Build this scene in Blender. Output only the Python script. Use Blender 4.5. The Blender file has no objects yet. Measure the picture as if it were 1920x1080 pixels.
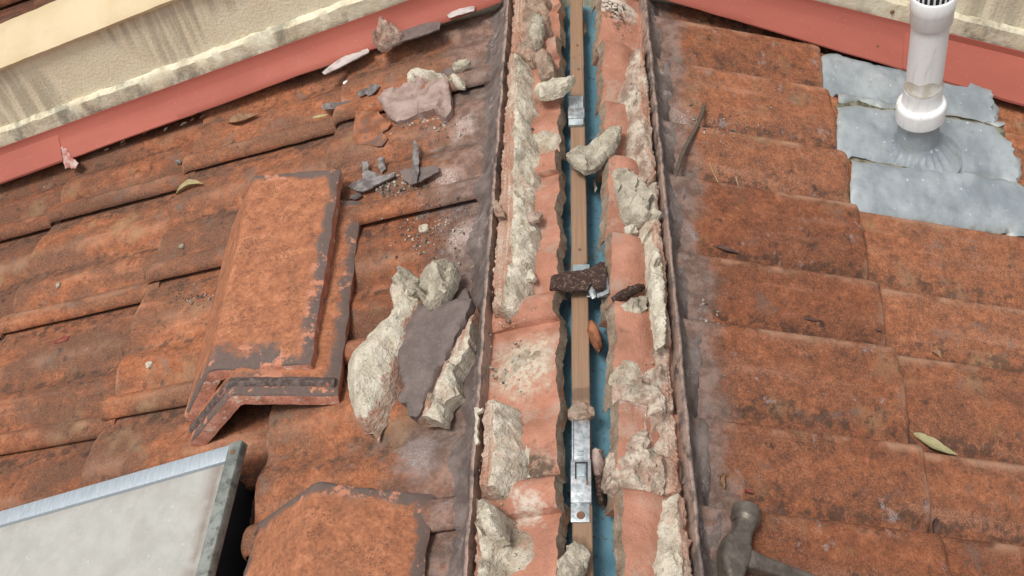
import bpy, bmesh, math, random
import numpy as np
from mathutils import Vector, Matrix, noise, geometry

random.seed(7)
SC = bpy.context.scene
COL = SC.collection

# ------------------------------------------------------------------ camera
CAM = Vector((0.0138, -0.6645, 0.7757))
FW = Vector((-0.0820, 0.6176, -0.7822)).normalized()
RT = Vector((0.9963, 0.0307, -0.0802)); RT = (RT - FW * RT.dot(FW)).normalized()
UP = RT.cross(FW)
FPX = 1825.5
cd = bpy.data.cameras.new('camera'); cam = bpy.data.objects.new('camera', cd); COL.objects.link(cam)
M = Matrix((RT, UP, -FW)).transposed().to_4x4(); M.translation = CAM
cam.matrix_world = M
cd.sensor_width = 36; cd.lens = FPX / 1920 * 36; cd.clip_start = 0.01; cd.clip_end = 500
SC.camera = cam

# ------------------------------------------------------------------ sky, sun, exposure (bright overcast)
SUN_DIR = Vector((-0.28, -0.24, 0.93)).normalized()       # towards the sun
wd = bpy.data.worlds.new('World'); SC.world = wd; wd.use_nodes = True
wn = wd.node_tree; wn.nodes.clear()
sky = wn.nodes.new('ShaderNodeTexSky'); sky.sky_type = 'NISHITA'; sky.sun_disc = False
sky.sun_elevation = math.asin(SUN_DIR.z); sky.sun_rotation = math.atan2(SUN_DIR.x, SUN_DIR.y)
sky.dust_density = 4; sky.air_density = 1.2
hs = wn.nodes.new('ShaderNodeHueSaturation'); hs.inputs['Saturation'].default_value = 0.16
bg = wn.nodes.new('ShaderNodeBackground'); bg.inputs['Strength'].default_value = 0.115
wo = wn.nodes.new('ShaderNodeOutputWorld')
wn.links.new(sky.outputs[0], hs.inputs['Color']); wn.links.new(hs.outputs[0], bg.inputs[0]); wn.links.new(bg.outputs[0], wo.inputs[0])
sl = bpy.data.lights.new('sun', 'SUN'); sl.energy = 2.3; sl.angle = math.radians(15); sl.color = (1, 0.965, 0.91)
so = bpy.data.objects.new('sun', sl); COL.objects.link(so)
so.rotation_euler = (-SUN_DIR).to_track_quat('-Z', 'Y').to_euler()
SC.view_settings.view_transform = 'Standard'; SC.view_settings.look = 'None'
SC.view_settings.gamma = 1; SC.view_settings.use_curve_mapping = False
SC.view_settings.exposure = 0.12

# ------------------------------------------------------------------ roof geometry
P = 0.32557                      # roof pitch, radians
CP, SP = math.cos(P), math.sin(P)
W = 0.205                        # tile cover width along the ridge
BND = [0.02, 0.103, 0.356, 0.609, 0.862, 1.115, 1.368, 1.621]
YL, YR = 0.3201, -0.2780         # phase of the tile joints on each slope
YWALL = 0.47
PTL = [(-.08, 0), (0, 2), (.04, 5), (.12, 10), (.22, 14), (.31, 16), (.365, 15), (.41, 9.5), (.45, 4), (.48, 3), (.53, 7), (.59, 12.5), (.65, 14), (.71, 11.5), (.765, 5.5),
       (.80, 2), (.822, 2.5), (.842, 10), (.865, 18), (.905, 22), (.95, 21.5), (.982, 18.5), (1.0, 13)]
PTR = [(-.08, 0), (0, 1), (.03, 2.5), (.08, 7), (.15, 12), (.25, 16.5), (.33, 19), (.40, 20), (.425, 19), (.437, 15.5), (.4405, 6), (.445, 1.5), (.48, 2.5), (.53, 7), (.60, 12), (.70, 16.5),
       (.80, 18), (.85, 18.5), (.89, 20.5), (.94, 22), (.975, 21), (.993, 18), (1.0, 13)]
_tt = np.linspace(-.08, 1, 865); _k = np.ones(5) / 5
_hp = {}
for sd, q in ((-1, PTL), (1, PTR)):
    h_ = np.interp(_tt, [a for a, b in q], [b / 1000 * (.90 if sd < 0 else 1.12) for a, b in q])
    _hp[sd] = np.convolve(np.pad(h_, 2, 'edge'), _k, 'valid')

def prof(t, side): return float(np.interp(t, _tt, _hp[side]))
HOFF = .010                      # tile datum below the ridge plane
def pt(side, s, y, h):
    if side == 0: return Vector((s, y, h))
    h -= HOFF
    return Vector((side * (s * CP + h * SP), y, -s * SP + h * CP))
def nrm(side): return Vector((0, 0, 1)) if side == 0 else Vector((side * SP, 0, CP))
def ray(px, py): return (FW * FPX + RT * (px - 960) + UP * (540 - py))
def at(px, py, side, h=0.0):
    """pixel -> (s, y) on the slope plane raised by h (side 0: level plane z = h)"""
    d = ray(px, py); n = nrm(side); p0 = n * (h - HOFF if side else h)
    X = CAM + d * ((p0 - CAM).dot(n) / d.dot(n))
    if side == 0: return X.x, X.y
    Y = X - p0
    return Y.dot(Vector((side * CP, 0, -SP))), X.y
COFF = {-1: [0, 0, 0, -.016, -.012, -.02, 0, 0], 1: [0, 0, .004, .010, .004, .0, 0, 0]}
BNDS = {-1: [b - (.010 if n_ > 1 else 0) for n_, b in enumerate(BND)], 1: [b - (.014 if n_ > 1 else 0) for n_, b in enumerate(BND)]}
def course(s, side=1):
    B = BNDS[side]
    for i in range(len(B) - 2, -1, -1):
        if s >= B[i]: return i
    return 0
def tilt(i, s, side=1):
    BND = BNDS[side]
    if i == 0: return .006 + .004 * (s - .02) / .083
    return -.004 + .014 * (s - BND[i]) / (BND[i + 1] - BND[i])
def FLAT(i, s): return 1 - .6 * max(0, min(1, (s - .055) / .03)) if i == 0 else 1
def tcoord(side, i, y):
    if side < 0: v = (YL + COFF[-1][i] - y) / W
    else: v = (y - YR - COFF[1][i]) / W
    return v - math.floor(v)
def surf(side, s, y):
    if side == 0: return 0
    i = course(s, side)
    return prof(tcoord(side, i, y), side) * FLAT(i, s) + tilt(i, s, side)
def nz(v, sc, octv=3, seed=0):
    return noise.fractal(Vector((v[0] * sc + seed * 13.7, v[1] * sc - seed * 7.1, v[2] * sc + seed * 3.3)), 0.9, 2.0, octv)

# ------------------------------------------------------------------ object helpers
def tag(o, label=None, cat=None, group=None, kind=None):
    if label: o['label'] = label
    if cat: o['category'] = cat
    if group: o['group'] = group
    if kind: o['kind'] = kind
    return o
def empty(name, loc):
    o = bpy.data.objects.new(name, None); o.location = loc; o.empty_display_size = .03; COL.objects.link(o); return o
def link(name, verts, faces, mats, parent=None, mi=None, smooth=True, angle=40, attr=None, edge=None):
    """one mesh object; vertices are given in world space and re-centred on the object's origin"""
    vs = [Vector(v) for v in verts]
    o0 = Vector((0, 0, 0))
    for v in vs: o0 += v
    o0 /= max(1, len(vs))
    me = bpy.data.meshes.new(name)
    me.from_pydata([tuple(v - o0) for v in vs], [], faces)
    bm = bmesh.new(); bm.from_mesh(me); bmesh.ops.recalc_face_normals(bm, faces=bm.faces); bm.to_mesh(me); bm.free()
    if not isinstance(mats, (list, tuple)): mats = [mats]
    for m in mats: me.materials.append(MAT[m])
    if mi is not None: me.polygons.foreach_set('material_index', mi)
    if smooth:
        me.polygons.foreach_set('use_smooth', [True] * len(me.polygons))
        me.set_sharp_from_angle(angle=math.radians(angle))
    if attr is not None:
        a = me.attributes.new('smear', 'FLOAT', 'POINT'); a.data.foreach_set('value', attr)
    if edge is not None:
        a = me.attributes.new('edge', 'FLOAT', 'POINT'); a.data.foreach_set('value', edge)
    o = bpy.data.objects.new(name, me); COL.objects.link(o)
    if parent is None: o.location = o0
    else:
        w_ = parent.location.copy(); q_ = parent.parent
        while q_: w_ += q_.location; q_ = q_.parent
        o.parent = parent; o.location = o0 - w_
    return o
def inside(poly, x, y):
    c = False; n = len(poly); j = n - 1
    for i in range(n):
        xi, yi = poly[i]; xj, yj = poly[j]
        if (yi > y) != (yj > y) and x < (xj - xi) * (y - yi) / (yj - yi) + xi: c = not c
        j = i
    return c
def bdist(pa, x, y):
    a = pa; b = np.roll(pa, -1, axis=0); d = b - a
    w = np.array([x, y]) - a
    t = np.clip((w * d).sum(1) / ((d * d).sum(1) + 1e-12), 0, 1)
    q = w - d * t[:, None]
    return math.sqrt((q * q).sum(1).min())
def chip(x, y, sc, seed):
    w_ = .25 * nz((x, y, 1), sc * .8, 2, seed)
    d = noise.voronoi(Vector((x * sc + w_ + seed, y * sc * .42 + w_, seed * .7)))[0]
    return min(.8, d[1] - d[0]) - .3
def facet(x, y, sc, seed, ya=.55):
    p = Vector((x * sc + seed, y * sc * ya + .3 * seed, seed * .7)); p += Vector((.18 * nz((x, y, 1), sc * .7, 2, seed), .18 * nz((x, y, 2), sc * .7, 2, seed), 0))
    c = noise.voronoi(p)[1][0]; r = noise.cell_vector(c * 31.7); d = p - c
    return (r.z - .5) * .7 + d.x * (r.x - .5) * 2.2 + d.y * (r.y - .5) * 2.2
def smooth01(x): x = max(0, min(1, x)); return x * x * (3 - 2 * x)

SMIN = [0]
def slab(name, outline, side, h0, H, mat, parent=None, res=.004, bev=.008, edge=.35, namp=.0015, nsc=90, jag=.0012, drape=False,
         hfun=None, sfun=None, tiltv=(0, 0), seed=None, raw=False, angle=50, under=None, hm=None, chp=0, chs=55):
    """a solid piece with thickness lying on a slope: outline traced in plan, domed or stepped top, rough sides"""
    if seed is None: seed = random.random() * 50
    hm = h0 + H * .6 if hm is None else hm
    if drape and side != 0: hm = .010 + h0 + H * .5
    pl = [tuple(q) if raw else at(q[0], q[1], side, hm) for q in outline]
    # refine the rim
    rim = []
    for i in range(len(pl)):
        a = pl[i]; b = pl[(i + 1) % len(pl)]
        n = max(1, int(math.hypot(b[0] - a[0], b[1] - a[1]) / res + .5))
        for k in range(n):
            x = a[0] + (b[0] - a[0]) * k / n; y = a[1] + (b[1] - a[1]) * k / n
            rim.append((x + jag * nz((x, y, 0), 140, 3, seed), y + jag * nz((x, y, 5), 140, 3, seed)))
    pa = np.array(rim)
    x0, y0 = pa.min(0); x1, y1 = pa.max(0)
    pts = [Vector(q) for q in rim]
    nx = int((x1 - x0) / res) + 1; ny = int((y1 - y0) / res) + 1
    for i in range(nx + 1):
        for j in range(ny + 1):
            x = x0 + (i + .5 * (j % 2) + random.uniform(-.2, .2)) * res; y = y0 + (j + random.uniform(-.2, .2)) * res
            if inside(rim, x, y) and bdist(pa, x, y) > res * .5: pts.append(Vector((x, y)))
    nr = len(rim)
    r = geometry.delaunay_2d_cdt(pts, [(i, (i + 1) % nr) for i in range(nr)], [], 1, 1e-7)
    vv, ff = r[0], r[2]
    cx, cy = pa.mean(0)
    top = []; bot = []; at_ = []
    for v in vv:
        x, y = v.x, v.y
        d = bdist(pa, x, y)
        b = (surf(side, max(x, SMIN[0]), y) if drape else 0) + h0 + tiltv[0] * (x - cx) + tiltv[1] * (y - cy)
        if hfun: hh = hfun(x, y, d)
        else:
            e = min(1, d / bev); hh = H * (edge + (1 - edge) * math.sqrt(max(0, 1 - (1 - e) ** 2)))
        if chp: hh += chp * 1.5 * facet(x, y, chs, seed) * min(1, .25 + d / .006)
        hh += namp * nz((x, y, seed), nsc, 4, seed) * min(1, .3 + d / .004)
        wob = jag * .8
        top.append(pt(side, x, y, b + max(.0004, hh)))
        ub = under if under is not None else 0
        bot.append(pt(side, x + (cx - x) * .03, y + (cy - y) * .03, b - ub))
        at_.append(sfun(x, y, d) if sfun else 0.0)
    nv = len(vv)
    faces = [tuple(f) for f in ff] + [tuple(nv + i for i in reversed(f)) for f in ff]
    cnt = {}
    for f in ff:
        for a, b in zip(f, list(f[1:]) + [f[0]]):
            k = (min(a, b), max(a, b)); cnt[k] = cnt.get(k, 0) + 1
    for (a, b), c in cnt.items():
        if c == 1: faces.append((a, b, nv + b, nv + a))
    return link(name, top + bot, faces, mat, parent, angle=angle, attr=at_ + at_)

def grid_faces(nu, nv, off=0, wrap=False):
    f = []
    for i in range(nu - 1):
        for j in range(nv - (0 if wrap else 1)):
            j2 = (j + 1) % nv
            f.append((off + i * nv + j, off + i * nv + j2, off + (i + 1) * nv + j2, off + (i + 1) * nv + j))
    return f
def box(name, o, ax, ay, az, mat, parent=None, bev=.0006):
    """box with its three edge vectors, slightly bevelled"""
    o = Vector(o); ax, ay, az = Vector(ax), Vector(ay), Vector(az)
    bm = bmesh.new()
    vs = [bm.verts.new(o + ax * i + ay * j + az * k) for i in (0, 1) for j in (0, 1) for k in (0, 1)]
    for q in ((0, 1, 3, 2), (4, 6, 7, 5), (0, 4, 5, 1), (2, 3, 7, 6), (0, 2, 6, 4), (1, 5, 7, 3)): bm.faces.new([vs[i] for i in q])
    bmesh.ops.recalc_face_normals(bm, faces=bm.faces)
    if bev: bmesh.ops.bevel(bm, geom=bm.edges[:], offset=bev, segments=2, affect='EDGES', profile=.5)
    v = [x.co.copy() for x in bm.verts]; bm.verts.index_update()
    f = [[x.index for x in q.verts] for q in bm.faces]; bm.free()
    return link(name, v, f, mat, parent, angle=45)
def loft(name, stations, mat, parent=None, n=20, cap=True, wob=0, angle=50, power=2.0):
    """stations: (centre, axis_u * half width, axis_v * half thickness)"""
    v = []
    for (c, a, b) in stations:
        for k in range(n):
            t = 2 * math.pi * k / n; ct, st = math.cos(t), math.sin(t)
            ex = 2 / power
            q = Vector(c) + Vector(a) * (math.copysign(abs(ct) ** ex, ct)) + Vector(b) * (math.copysign(abs(st) ** ex, st))
            if wob: q += Vector((nz(q, 120, 2), nz(q, 120, 2, 4), nz(q, 120, 2, 9))) * wob
            v.append(q)
    f = grid_faces(len(stations), n, 0, True)
    if cap: f += [tuple(range(n - 1, -1, -1)), tuple(range((len(stations) - 1) * n, len(stations) * n))]
    return link(name, v, f, mat, parent, angle=angle)
def revolve(name, base, axis, prof_, mat, parent=None, n=48, close=False, fun=None, angle=35):
    axis = Vector(axis).normalized(); a = axis.orthogonal().normalized(); b = axis.cross(a); v = []
    for (r, t) in prof_:
        for k in range(n):
            th = 2 * math.pi * k / n
            rr, tt = (r, t) if fun is None else fun(r, t, th)
            v.append(Vector(base) + axis * tt + (a * math.cos(th) + b * math.sin(th)) * rr)
    f = grid_faces(len(prof_), n, 0, True)
    if close: f += [tuple(range(n - 1, -1, -1)), tuple(range((len(prof_) - 1) * n, len(prof_) * n))]
    return link(name, v, f, mat, parent, angle=angle)
def tube(name, pts, rads, mat, parent=None, n=8):
    st = []
    for i, p in enumerate(pts):
        p = Vector(p); d = (Vector(pts[min(i + 1, len(pts) - 1)]) - Vector(pts[max(i - 1, 0)])).normalized()
        a = d.cross(Vector((0.1, 0, 1))).normalized(); b = a.cross(d)
        st.append((p, a * rads[i], b * rads[i]))
    return loft(name, st, mat, parent, n)

# ------------------------------------------------------------------ materials
MAT = {}
class G:
    def __init__(s, name, rough=.9, spec=.3, metal=0):
        m = bpy.data.materials.new(name); m.use_nodes = True; MAT[name] = m
        s.t = m.node_tree; s.t.nodes.clear()
        s.b = s.t.nodes.new('ShaderNodeBsdfPrincipled'); o = s.t.nodes.new('ShaderNodeOutputMaterial')
        s.t.links.new(s.b.outputs[0], o.inputs[0])
        s.set('Roughness', rough); s.set('Specular IOR Level', spec); s.set('Metallic', metal)
        g = s.t.nodes.new('ShaderNodeNewGeometry'); s.pos = g.outputs['Position']; s.geo = g
    def put(s, sock, v):
        if isinstance(v, bpy.types.NodeSocket): s.t.links.new(v, sock)
        else:
            if sock.type == 'RGBA' and len(v) == 3: v = (*v, 1)
            sock.default_value = v
    def set(s, k, v): s.put(s.b.inputs[k], v)
    def noise(s, sc, det=5, ro=.6, vec=None, dist=0):
        n = s.t.nodes.new('ShaderNodeTexNoise'); s.put(n.inputs['Vector'], vec or s.pos)
        n.inputs['Scale'].default_value = sc; n.inputs['Detail'].default_value = det
        n.inputs['Roughness'].default_value = ro; n.inputs['Distortion'].default_value = dist
        return n.outputs[0]
    def voro(s, sc, feat='F1', vec=None, rnd=1):
        n = s.t.nodes.new('ShaderNodeTexVoronoi'); n.feature = feat; s.put(n.inputs['Vector'], vec or s.pos)
        n.inputs['Scale'].default_value = sc; n.inputs['Randomness'].default_value = rnd
        return n.outputs[0]
    def map(s, scale=(1, 1, 1), rot=(0, 0, 0), vec=None, loc=(0, 0, 0)):
        n = s.t.nodes.new('ShaderNodeMapping'); s.put(n.inputs[0], vec or s.pos)
        n.inputs['Scale'].default_value = scale; n.inputs['Rotation'].default_value = rot; n.inputs['Location'].default_value = loc
        return n.outputs[0]
    def ramp(s, fac, stops, interp='LINEAR'):
        n = s.t.nodes.new('ShaderNodeValToRGB'); s.put(n.inputs[0], fac); e = n.color_ramp.elements
        n.color_ramp.interpolation = interp
        while len(e) < len(stops): e.new(.5)
        for q, (p_, c) in zip(e, stops):
            q.position = p_; q.color = (c, c, c, 1) if isinstance(c, (int, float)) else (*c, 1)
        return n.outputs[0]
    def step(s, fac, a, b):     # smooth 0 -> 1 between a and b
        n = s.t.nodes.new('ShaderNodeMapRange'); n.interpolation_type = 'SMOOTHSTEP'; s.put(n.inputs[0], fac)
        n.inputs[1].default_value = a; n.inputs[2].default_value = b
        return n.outputs[0]
    def mix(s, f, a, b, mode='MIX'):
        n = s.t.nodes.new('ShaderNodeMix'); n.data_type = 'RGBA'; n.blend_type = mode
        s.put(n.inputs[0], f); s.put(n.inputs[6], a); s.put(n.inputs[7], b); return n.outputs[2]
    def m(s, op, a, b=0.0, clamp=False):
        n = s.t.nodes.new('ShaderNodeMath'); n.operation = op; n.use_clamp = clamp
        s.put(n.inputs[0], a); s.put(n.inputs[1], b); return n.outputs[0]
    def xyz(s, vec=None):
        n = s.t.nodes.new('ShaderNodeSeparateXYZ'); s.put(n.inputs[0], vec or s.pos); return n.outputs
    def attr(s, name):
        n = s.t.nodes.new('ShaderNodeAttribute'); n.attribute_name = name; return n.outputs['Fac']
    def rnd(s): return s.t.nodes.new('ShaderNodeObjectInfo').outputs['Random']
    def bump(s, h, dist=.001, st=1.0):
        n = s.t.nodes.new('ShaderNodeBump'); s.put(n.inputs['Height'], h); n.inputs['Distance'].default_value = dist
        n.inputs['Strength'].default_value = st; s.set('Normal', n.outputs[0])
    def near(s, c, r0, r1, wob=0, wsc=60):   # 1 inside r0 of a world point, 0 beyond r1
        n = s.t.nodes.new('ShaderNodeVectorMath'); n.operation = 'DISTANCE'; s.put(n.inputs[0], s.pos); n.inputs[1].default_value = c
        d = n.outputs['Value']
        if wob: d = s.m('ADD', d, s.m('MULTIPLY', s.m('SUBTRACT', s.noise(wsc, 4), .5), wob))
        return s.m('SUBTRACT', 1.0, s.step(d, r0, r1))

MAUVE = (.150, .105, .098)
def tile_material(name, dark=1.0, zone='field'):
    g = G(name, .92, .2)
    x, y, z = g.xyz()
    n2 = g.noise(60, 6, .72); n3 = g.noise(640, 2, .7); n4 = g.noise(190, 4, .7)
    f = g.m('ADD', g.m('MULTIPLY', n2, .6), g.m('MULTIPLY', n4, .4))
    hgt = g.m('ADD', g.m('MULTIPLY', n3, .6), g.m('ADD', g.m('MULTIPLY', n4, .9), g.m('MULTIPLY', n2, 1.2)))
    if zone != 'ridge':
        c = g.ramp(f, [(.33, (.13, .058, .037)), (.44, (.255, .098, .051)), (.54, (.37, .140, .068)), (.67, (.52, .225, .122))])
        big = g.noise(17, 5, .65, g.map((.5, 1, .5)))
        st = g.noise(34, 4, .65, g.map((.15, 1, .15)))
        c = g.mix(g.m('MULTIPLY', g.step(st, .55, .72), .6), c, (.50, .245, .155))     # pale rubbed streaks down the slope
        left = g.step(x, .05, -.05)
        c = g.mix(g.m('MULTIPLY', g.step(big, .40, .60), g.m('ADD', .22, g.m('MULTIPLY', left, .50))), c, (.165, .092, .062))   # grey-brown algae
        cl = g.step(big, .32, .58)
        c = g.mix(g.m('MULTIPLY', g.step(n3, .47, .62), g.m('ADD', .22, g.m('MULTIPLY', cl, .38))), c, (.075, .050, .040))       # fine dark lichen speckle
        c = g.mix(g.m('MULTIPLY', g.step(n3, .40, .33), .35), c, (.54, .265, .155))
        v = g.voro(34); vs = g.m('MULTIPLY', g.step(g.m('ADD', v, g.m('MULTIPLY', n4, .45)), .42, .26), g.step(big, .50, .58))
        c = g.mix(g.m('MULTIPLY', vs, .85), c, (.052, .038, .032))                       # black spots
        ly = g.m('MULTIPLY', g.step(g.noise(15, 3, .6, g.map(loc=(5, 2, 1))), .58, .74), .5)
        c = g.mix(ly, c, (.33, .225, .13))                                              # yellow-grey lichen
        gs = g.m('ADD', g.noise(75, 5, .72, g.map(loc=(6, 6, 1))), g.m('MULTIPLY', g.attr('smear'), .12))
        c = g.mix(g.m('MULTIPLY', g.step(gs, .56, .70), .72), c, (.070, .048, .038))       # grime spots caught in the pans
        c = g.mix(g.m('MULTIPLY', g.step(g.noise(23, 5, .7, g.map(loc=(1, 8, 3))), .57, .70), .55), c, (.19, .15, .125))   # dull grey staining
        r = g.rnd()
        c = g.mix(g.step(r, .35, 1.0), c, g.mix(1.0, c, (.74, .69, .68), 'MULTIPLY'))
        c = g.mix(g.m('MULTIPLY', g.m('MULTIPLY', g.attr('edge'), g.step(g.noise(20, 3), .44, .62)), .55), c, (.50, .30, .20))      # worn pale lips
        c = g.mix(g.m('MULTIPLY', g.step(r, .40, .0), .5), c, g.mix(1.0, c, (1.22, 1.12, 1.0), 'MULTIPLY'))
    else:
        c = g.ramp(g.m('ADD', g.m('MULTIPLY', g.noise(30, 4), .7), g.m('MULTIPLY', n3, .3)), [(.36, (.32, .150, .098)), (.52, (.445, .205, .138)), (.68, (.54, .28, .195))])
        c = g.mix(g.m('MULTIPLY', g.step(g.noise(26, 5, .65, g.map(loc=(9, 9, 2))), .50, .64), .7), c, (.44, .315, .245))
        c = g.mix(g.m('MULTIPLY', g.step(g.noise(34, 5, .7, g.map(loc=(1, 4, 2))), .60, .68), .65), c, (.14, .098, .072))
        c = g.mix(g.m('MULTIPLY', g.step(n3, .60, .68), .4), c, (.17, .10, .07))
        lm = g.near(pt(1, .055, .415, .015), .018, .036, .05, 70); c = g.mix(g.m('MULTIPLY', lm, .9), c, (.66, .58, .49))     # lime and black mould by the wall
        bk = g.m('MULTIPLY', g.near(pt(1, .05, .40, .015), .012, .028, .05, 110), g.step(n4, .44, .54)); c = g.mix(bk, c, (.035, .03, .025))
        for q, sd, r1, cc in ((at(985, 690, -1, .015), -1, .045, (.56, .48, .37)), (at(1018, 285, -1, .015), -1, .024, (.56, .48, .37)), (at(1000, 945, -1, .015), -1, .022, (.58, .5, .42)), (at(1180, 745, 1, .015), 1, .032, (.52, .42, .36)), (at(1005, 870, -1, .015), -1, .026, (.13, .09, .066))):
            w_ = g.near(pt(sd, q[0], q[1], .015), r1 * .35, r1, .06, 75)
            c = g.mix(g.m('MULTIPLY', w_, g.m('ADD', .25, g.step(n4, .38, .6), True)), c, cc)
    if zone == 'upper':
        ns = g.m('MULTIPLY', g.m('SUBTRACT', g.noise(14, 6, .7), .5), .20)
        xl = g.m('SUBTRACT', 0.0, x)
        ovl = g.step(g.m('ADD', xl, ns), .200, .125)
        ovr = g.step(g.m('ADD', x, g.m('MULTIPLY', ns, .5)), .150, .126)
        ov = g.m('MAXIMUM', g.m('MULTIPLY', ovl, g.step(x, 0, -.01)), g.m('MULTIPLY', ovr, g.step(x, 0, .01)))
        sv = g.m('ADD', .2, g.m('MULTIPLY', n3, 1.0), True)
        c = g.mix(g.m('MULTIPLY', ov, sv), c, g.mix(g.step(n2, .42, .60), (.142, .106, .092), (.25, .20, .178)))
        wb = g.m('MULTIPLY', g.m('SUBTRACT', g.noise(45, 5, .7), .5), .06)
        for (px, py, sd, r1) in ((835, 335, -1, .030), (872, 232, -1, .022), (868, 440, -1, .026), (1290, 225, 1, .024), (780, 850, -1, .030)):
            nd = g.t.nodes.new('ShaderNodeVectorMath'); nd.operation = 'DISTANCE'; g.put(nd.inputs[0], g.pos); nd.inputs[1].default_value = pt(sd, *at(px, py, sd, .012), .012)
            w_ = g.step(g.m('ADD', nd.outputs['Value'], wb), r1, r1 * .25)
            c = g.mix(g.m('MULTIPLY', w_, g.m('ADD', .15, g.step(n3, .38, .62), True)), c, (.47, .375, .335) if py != 850 else (.30, .26, .25))
        far = g.m('MULTIPLY', g.step(g.noise(30, 6, .75, g.map(loc=(2, 7, 5))), .60, .66), g.step(xl, .32, .16))
        c = g.mix(g.m('MULTIPLY', far, g.step(n3, .42, .55)), c, (.27, .235, .23))
    if dark != 1: c = g.mix(1.0, c, (dark, dark * .92, dark * .92), 'MULTIPLY')
    g.set('Base Color', c)
    g.bump(hgt, .0022, .75)
    return g
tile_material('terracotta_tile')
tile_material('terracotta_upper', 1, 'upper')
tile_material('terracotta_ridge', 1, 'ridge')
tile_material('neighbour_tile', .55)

g = G('cut_terracotta', .95, .1)
c = g.ramp(g.m('ADD', g.m('MULTIPLY', g.noise(60, 5), .6), g.m('MULTIPLY', g.noise(400, 3), .4)), [(.35, (.16, .115, .082)), (.5, (.27, .205, .15)), (.66, (.40, .325, .25))])
g.set('Base Color', g.mix(g.m('MULTIPLY', g.step(g.noise(40, 3), .56, .66), .6), c, (.36, .14, .08))); g.bump(g.noise(330, 4), .0015)

def cap_material():
    g = G('ridge_cap_clay', .9, .25)
    f = g.m('ADD', g.m('MULTIPLY', g.noise(70, 7, .7), .55), g.m('MULTIPLY', g.noise(240, 5, .7), .45))
    c = g.ramp(f, [(.34, (.165, .075, .047)), (.45, (.30, .118, .062)), (.55, (.42, .170, .086)), (.69, (.56, .26, .15))])
    c = g.mix(g.m('MULTIPLY', g.step(g.noise(420, 3), .54, .62), g.m('MULTIPLY', g.step(g.noise(30, 4), .36, .62), .75)), c, (.085, .05, .036))
    c = g.mix(g.m('MULTIPLY', g.step(g.noise(24, 5), .55, .7), .4), c, (.22, .11, .065))
    c = g.mix(g.m('MULTIPLY', g.step(g.voro(400), .20, .08), g.step(g.noise(30, 2), .55, .62)), c, (.5, .45, .4))
    # smeared mauve pointing along the rims (attribute from the mesh: distance to the rim, noisy)
    a = g.attr('smear')
    e = g.m('ADD', a, g.m('ADD', g.m('MULTIPLY', g.m('SUBTRACT', g.noise(22, 5, .7), .5), 1.5), g.m('MULTIPLY', g.m('SUBTRACT', g.noise(240, 3, .7), .5), .7)))
    mv = g.m('MULTIPLY', g.step(e, .42, .74), .94)
    c = g.mix(mv, c, g.mix(g.noise(200, 4), (.092, .070, .062), (.165, .128, .115)))
    # peeled rim: fresh clay again and lime crust
    pe = g.m('MULTIPLY', g.step(a, .30, .6), g.step(g.noise(22, 6, .68, g.map(loc=(4, 4, 4))), .54, .585))
    c = g.mix(pe, c, g.mix(g.noise(90, 4), (.44, .165, .10), (.56, .27, .17)))
    g.set('Base Color', c); g.bump(f, .0016, .7)
cap_material()
g = G('cap_end_clay', .92, .2)
c = g.ramp(g.m('ADD', g.m('MULTIPLY', g.noise(50, 5), .6), g.m('MULTIPLY', g.noise(300, 3), .4)), [(.36, (.36, .155, .105)), (.5, (.48, .205, .14)), (.64, (.58, .30, .215))])
c = g.mix(g.m('MULTIPLY', g.step(g.noise(60, 5, .65, g.map(loc=(1, 1, 6))), .56, .64), .8), c, (.62, .53, .44))
c = g.mix(g.m('MULTIPLY', g.step(g.noise(55, 5, .65, g.map(loc=(8, 1, 6))), .62, .68), .7), c, MAUVE)
g.set('Base Color', c); g.bump(g.noise(260, 5), .0014)
g = G('cap_mauve', .92, .2)
c = g.mix(g.step(g.noise(160, 5, .7), .4, .62), (.085, .062, .056), (.165, .125, .113))
g.set('Base Color', g.mix(g.m('MULTIPLY', g.step(g.noise(40, 5), .6, .66), .7), c, (.36, .15, .10))); g.bump(g.noise(300, 4), .001)

def mortar(name, a, b, pink=.25, grey=.3, smearcol=(.42, .17, .11), pits=True):
    g = G(name, .95, .1)
    n2 = g.noise(60, 6, .65); n3 = g.noise(300, 4, .7)
    c = g.mix(g.step(n2, .36, .62), a, b)
    c = g.mix(g.m('MULTIPLY', g.step(g.noise(38, 5, .65, g.map(loc=(3, 3, 3))), .52, .66), grey), c, (.245, .215, .165))
    c = g.mix(g.m('MULTIPLY', g.step(g.noise(24, 5, .65, g.map(loc=(7, 3, 1))), .52, .62), pink), c, (.47, .29, .215))
    sm = g.attr('smear')
    stn = g.noise(1, 4, .7, g.map((330, 14, 330)))
    patch = g.noise(18, 4, .65, g.map(loc=(2, 5, 8)))
    face = g.ramp(g.m('ADD', g.m('MULTIPLY', stn, .55), g.m('MULTIPLY', patch, .45)), [(.36, (.37, .165, .108)), (.46, (.46, .25, .175)), (.53, (.52, .36, .275)), (.62, (.66, .57, .46))])
    e = g.m('ADD', sm, g.m('MULTIPLY', g.m('SUBTRACT', n2, .5), .9))
    c = g.mix(g.m('MULTIPLY', g.step(e, .40, .60), .92), c, face)
    c = g.mix(g.m('MULTIPLY', g.step(n3, .58, .67), .6), c, (.17, .135, .10))
    c = g.mix(g.m('MULTIPLY', g.step(g.noise(70, 5, .75, g.map(loc=(4, 1, 8))), .60, .68), .55), c, (.14, .115, .085))
    g.set('Base Color', c)
    g.bump(g.m('ADD', g.m('ADD', g.m('MULTIPLY', n3, .5), g.m('MULTIPLY', g.noise(130, 4, .7), 1.0)), g.m('ADD', g.m('MULTIPLY', n2, 1.2), g.m('MULTIPLY', g.m('MULTIPLY', stn, sm), .6))), .0045, .9)
mortar('mortar_cream', (.46, .395, .305), (.68, .615, .50), .45, .50)
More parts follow.
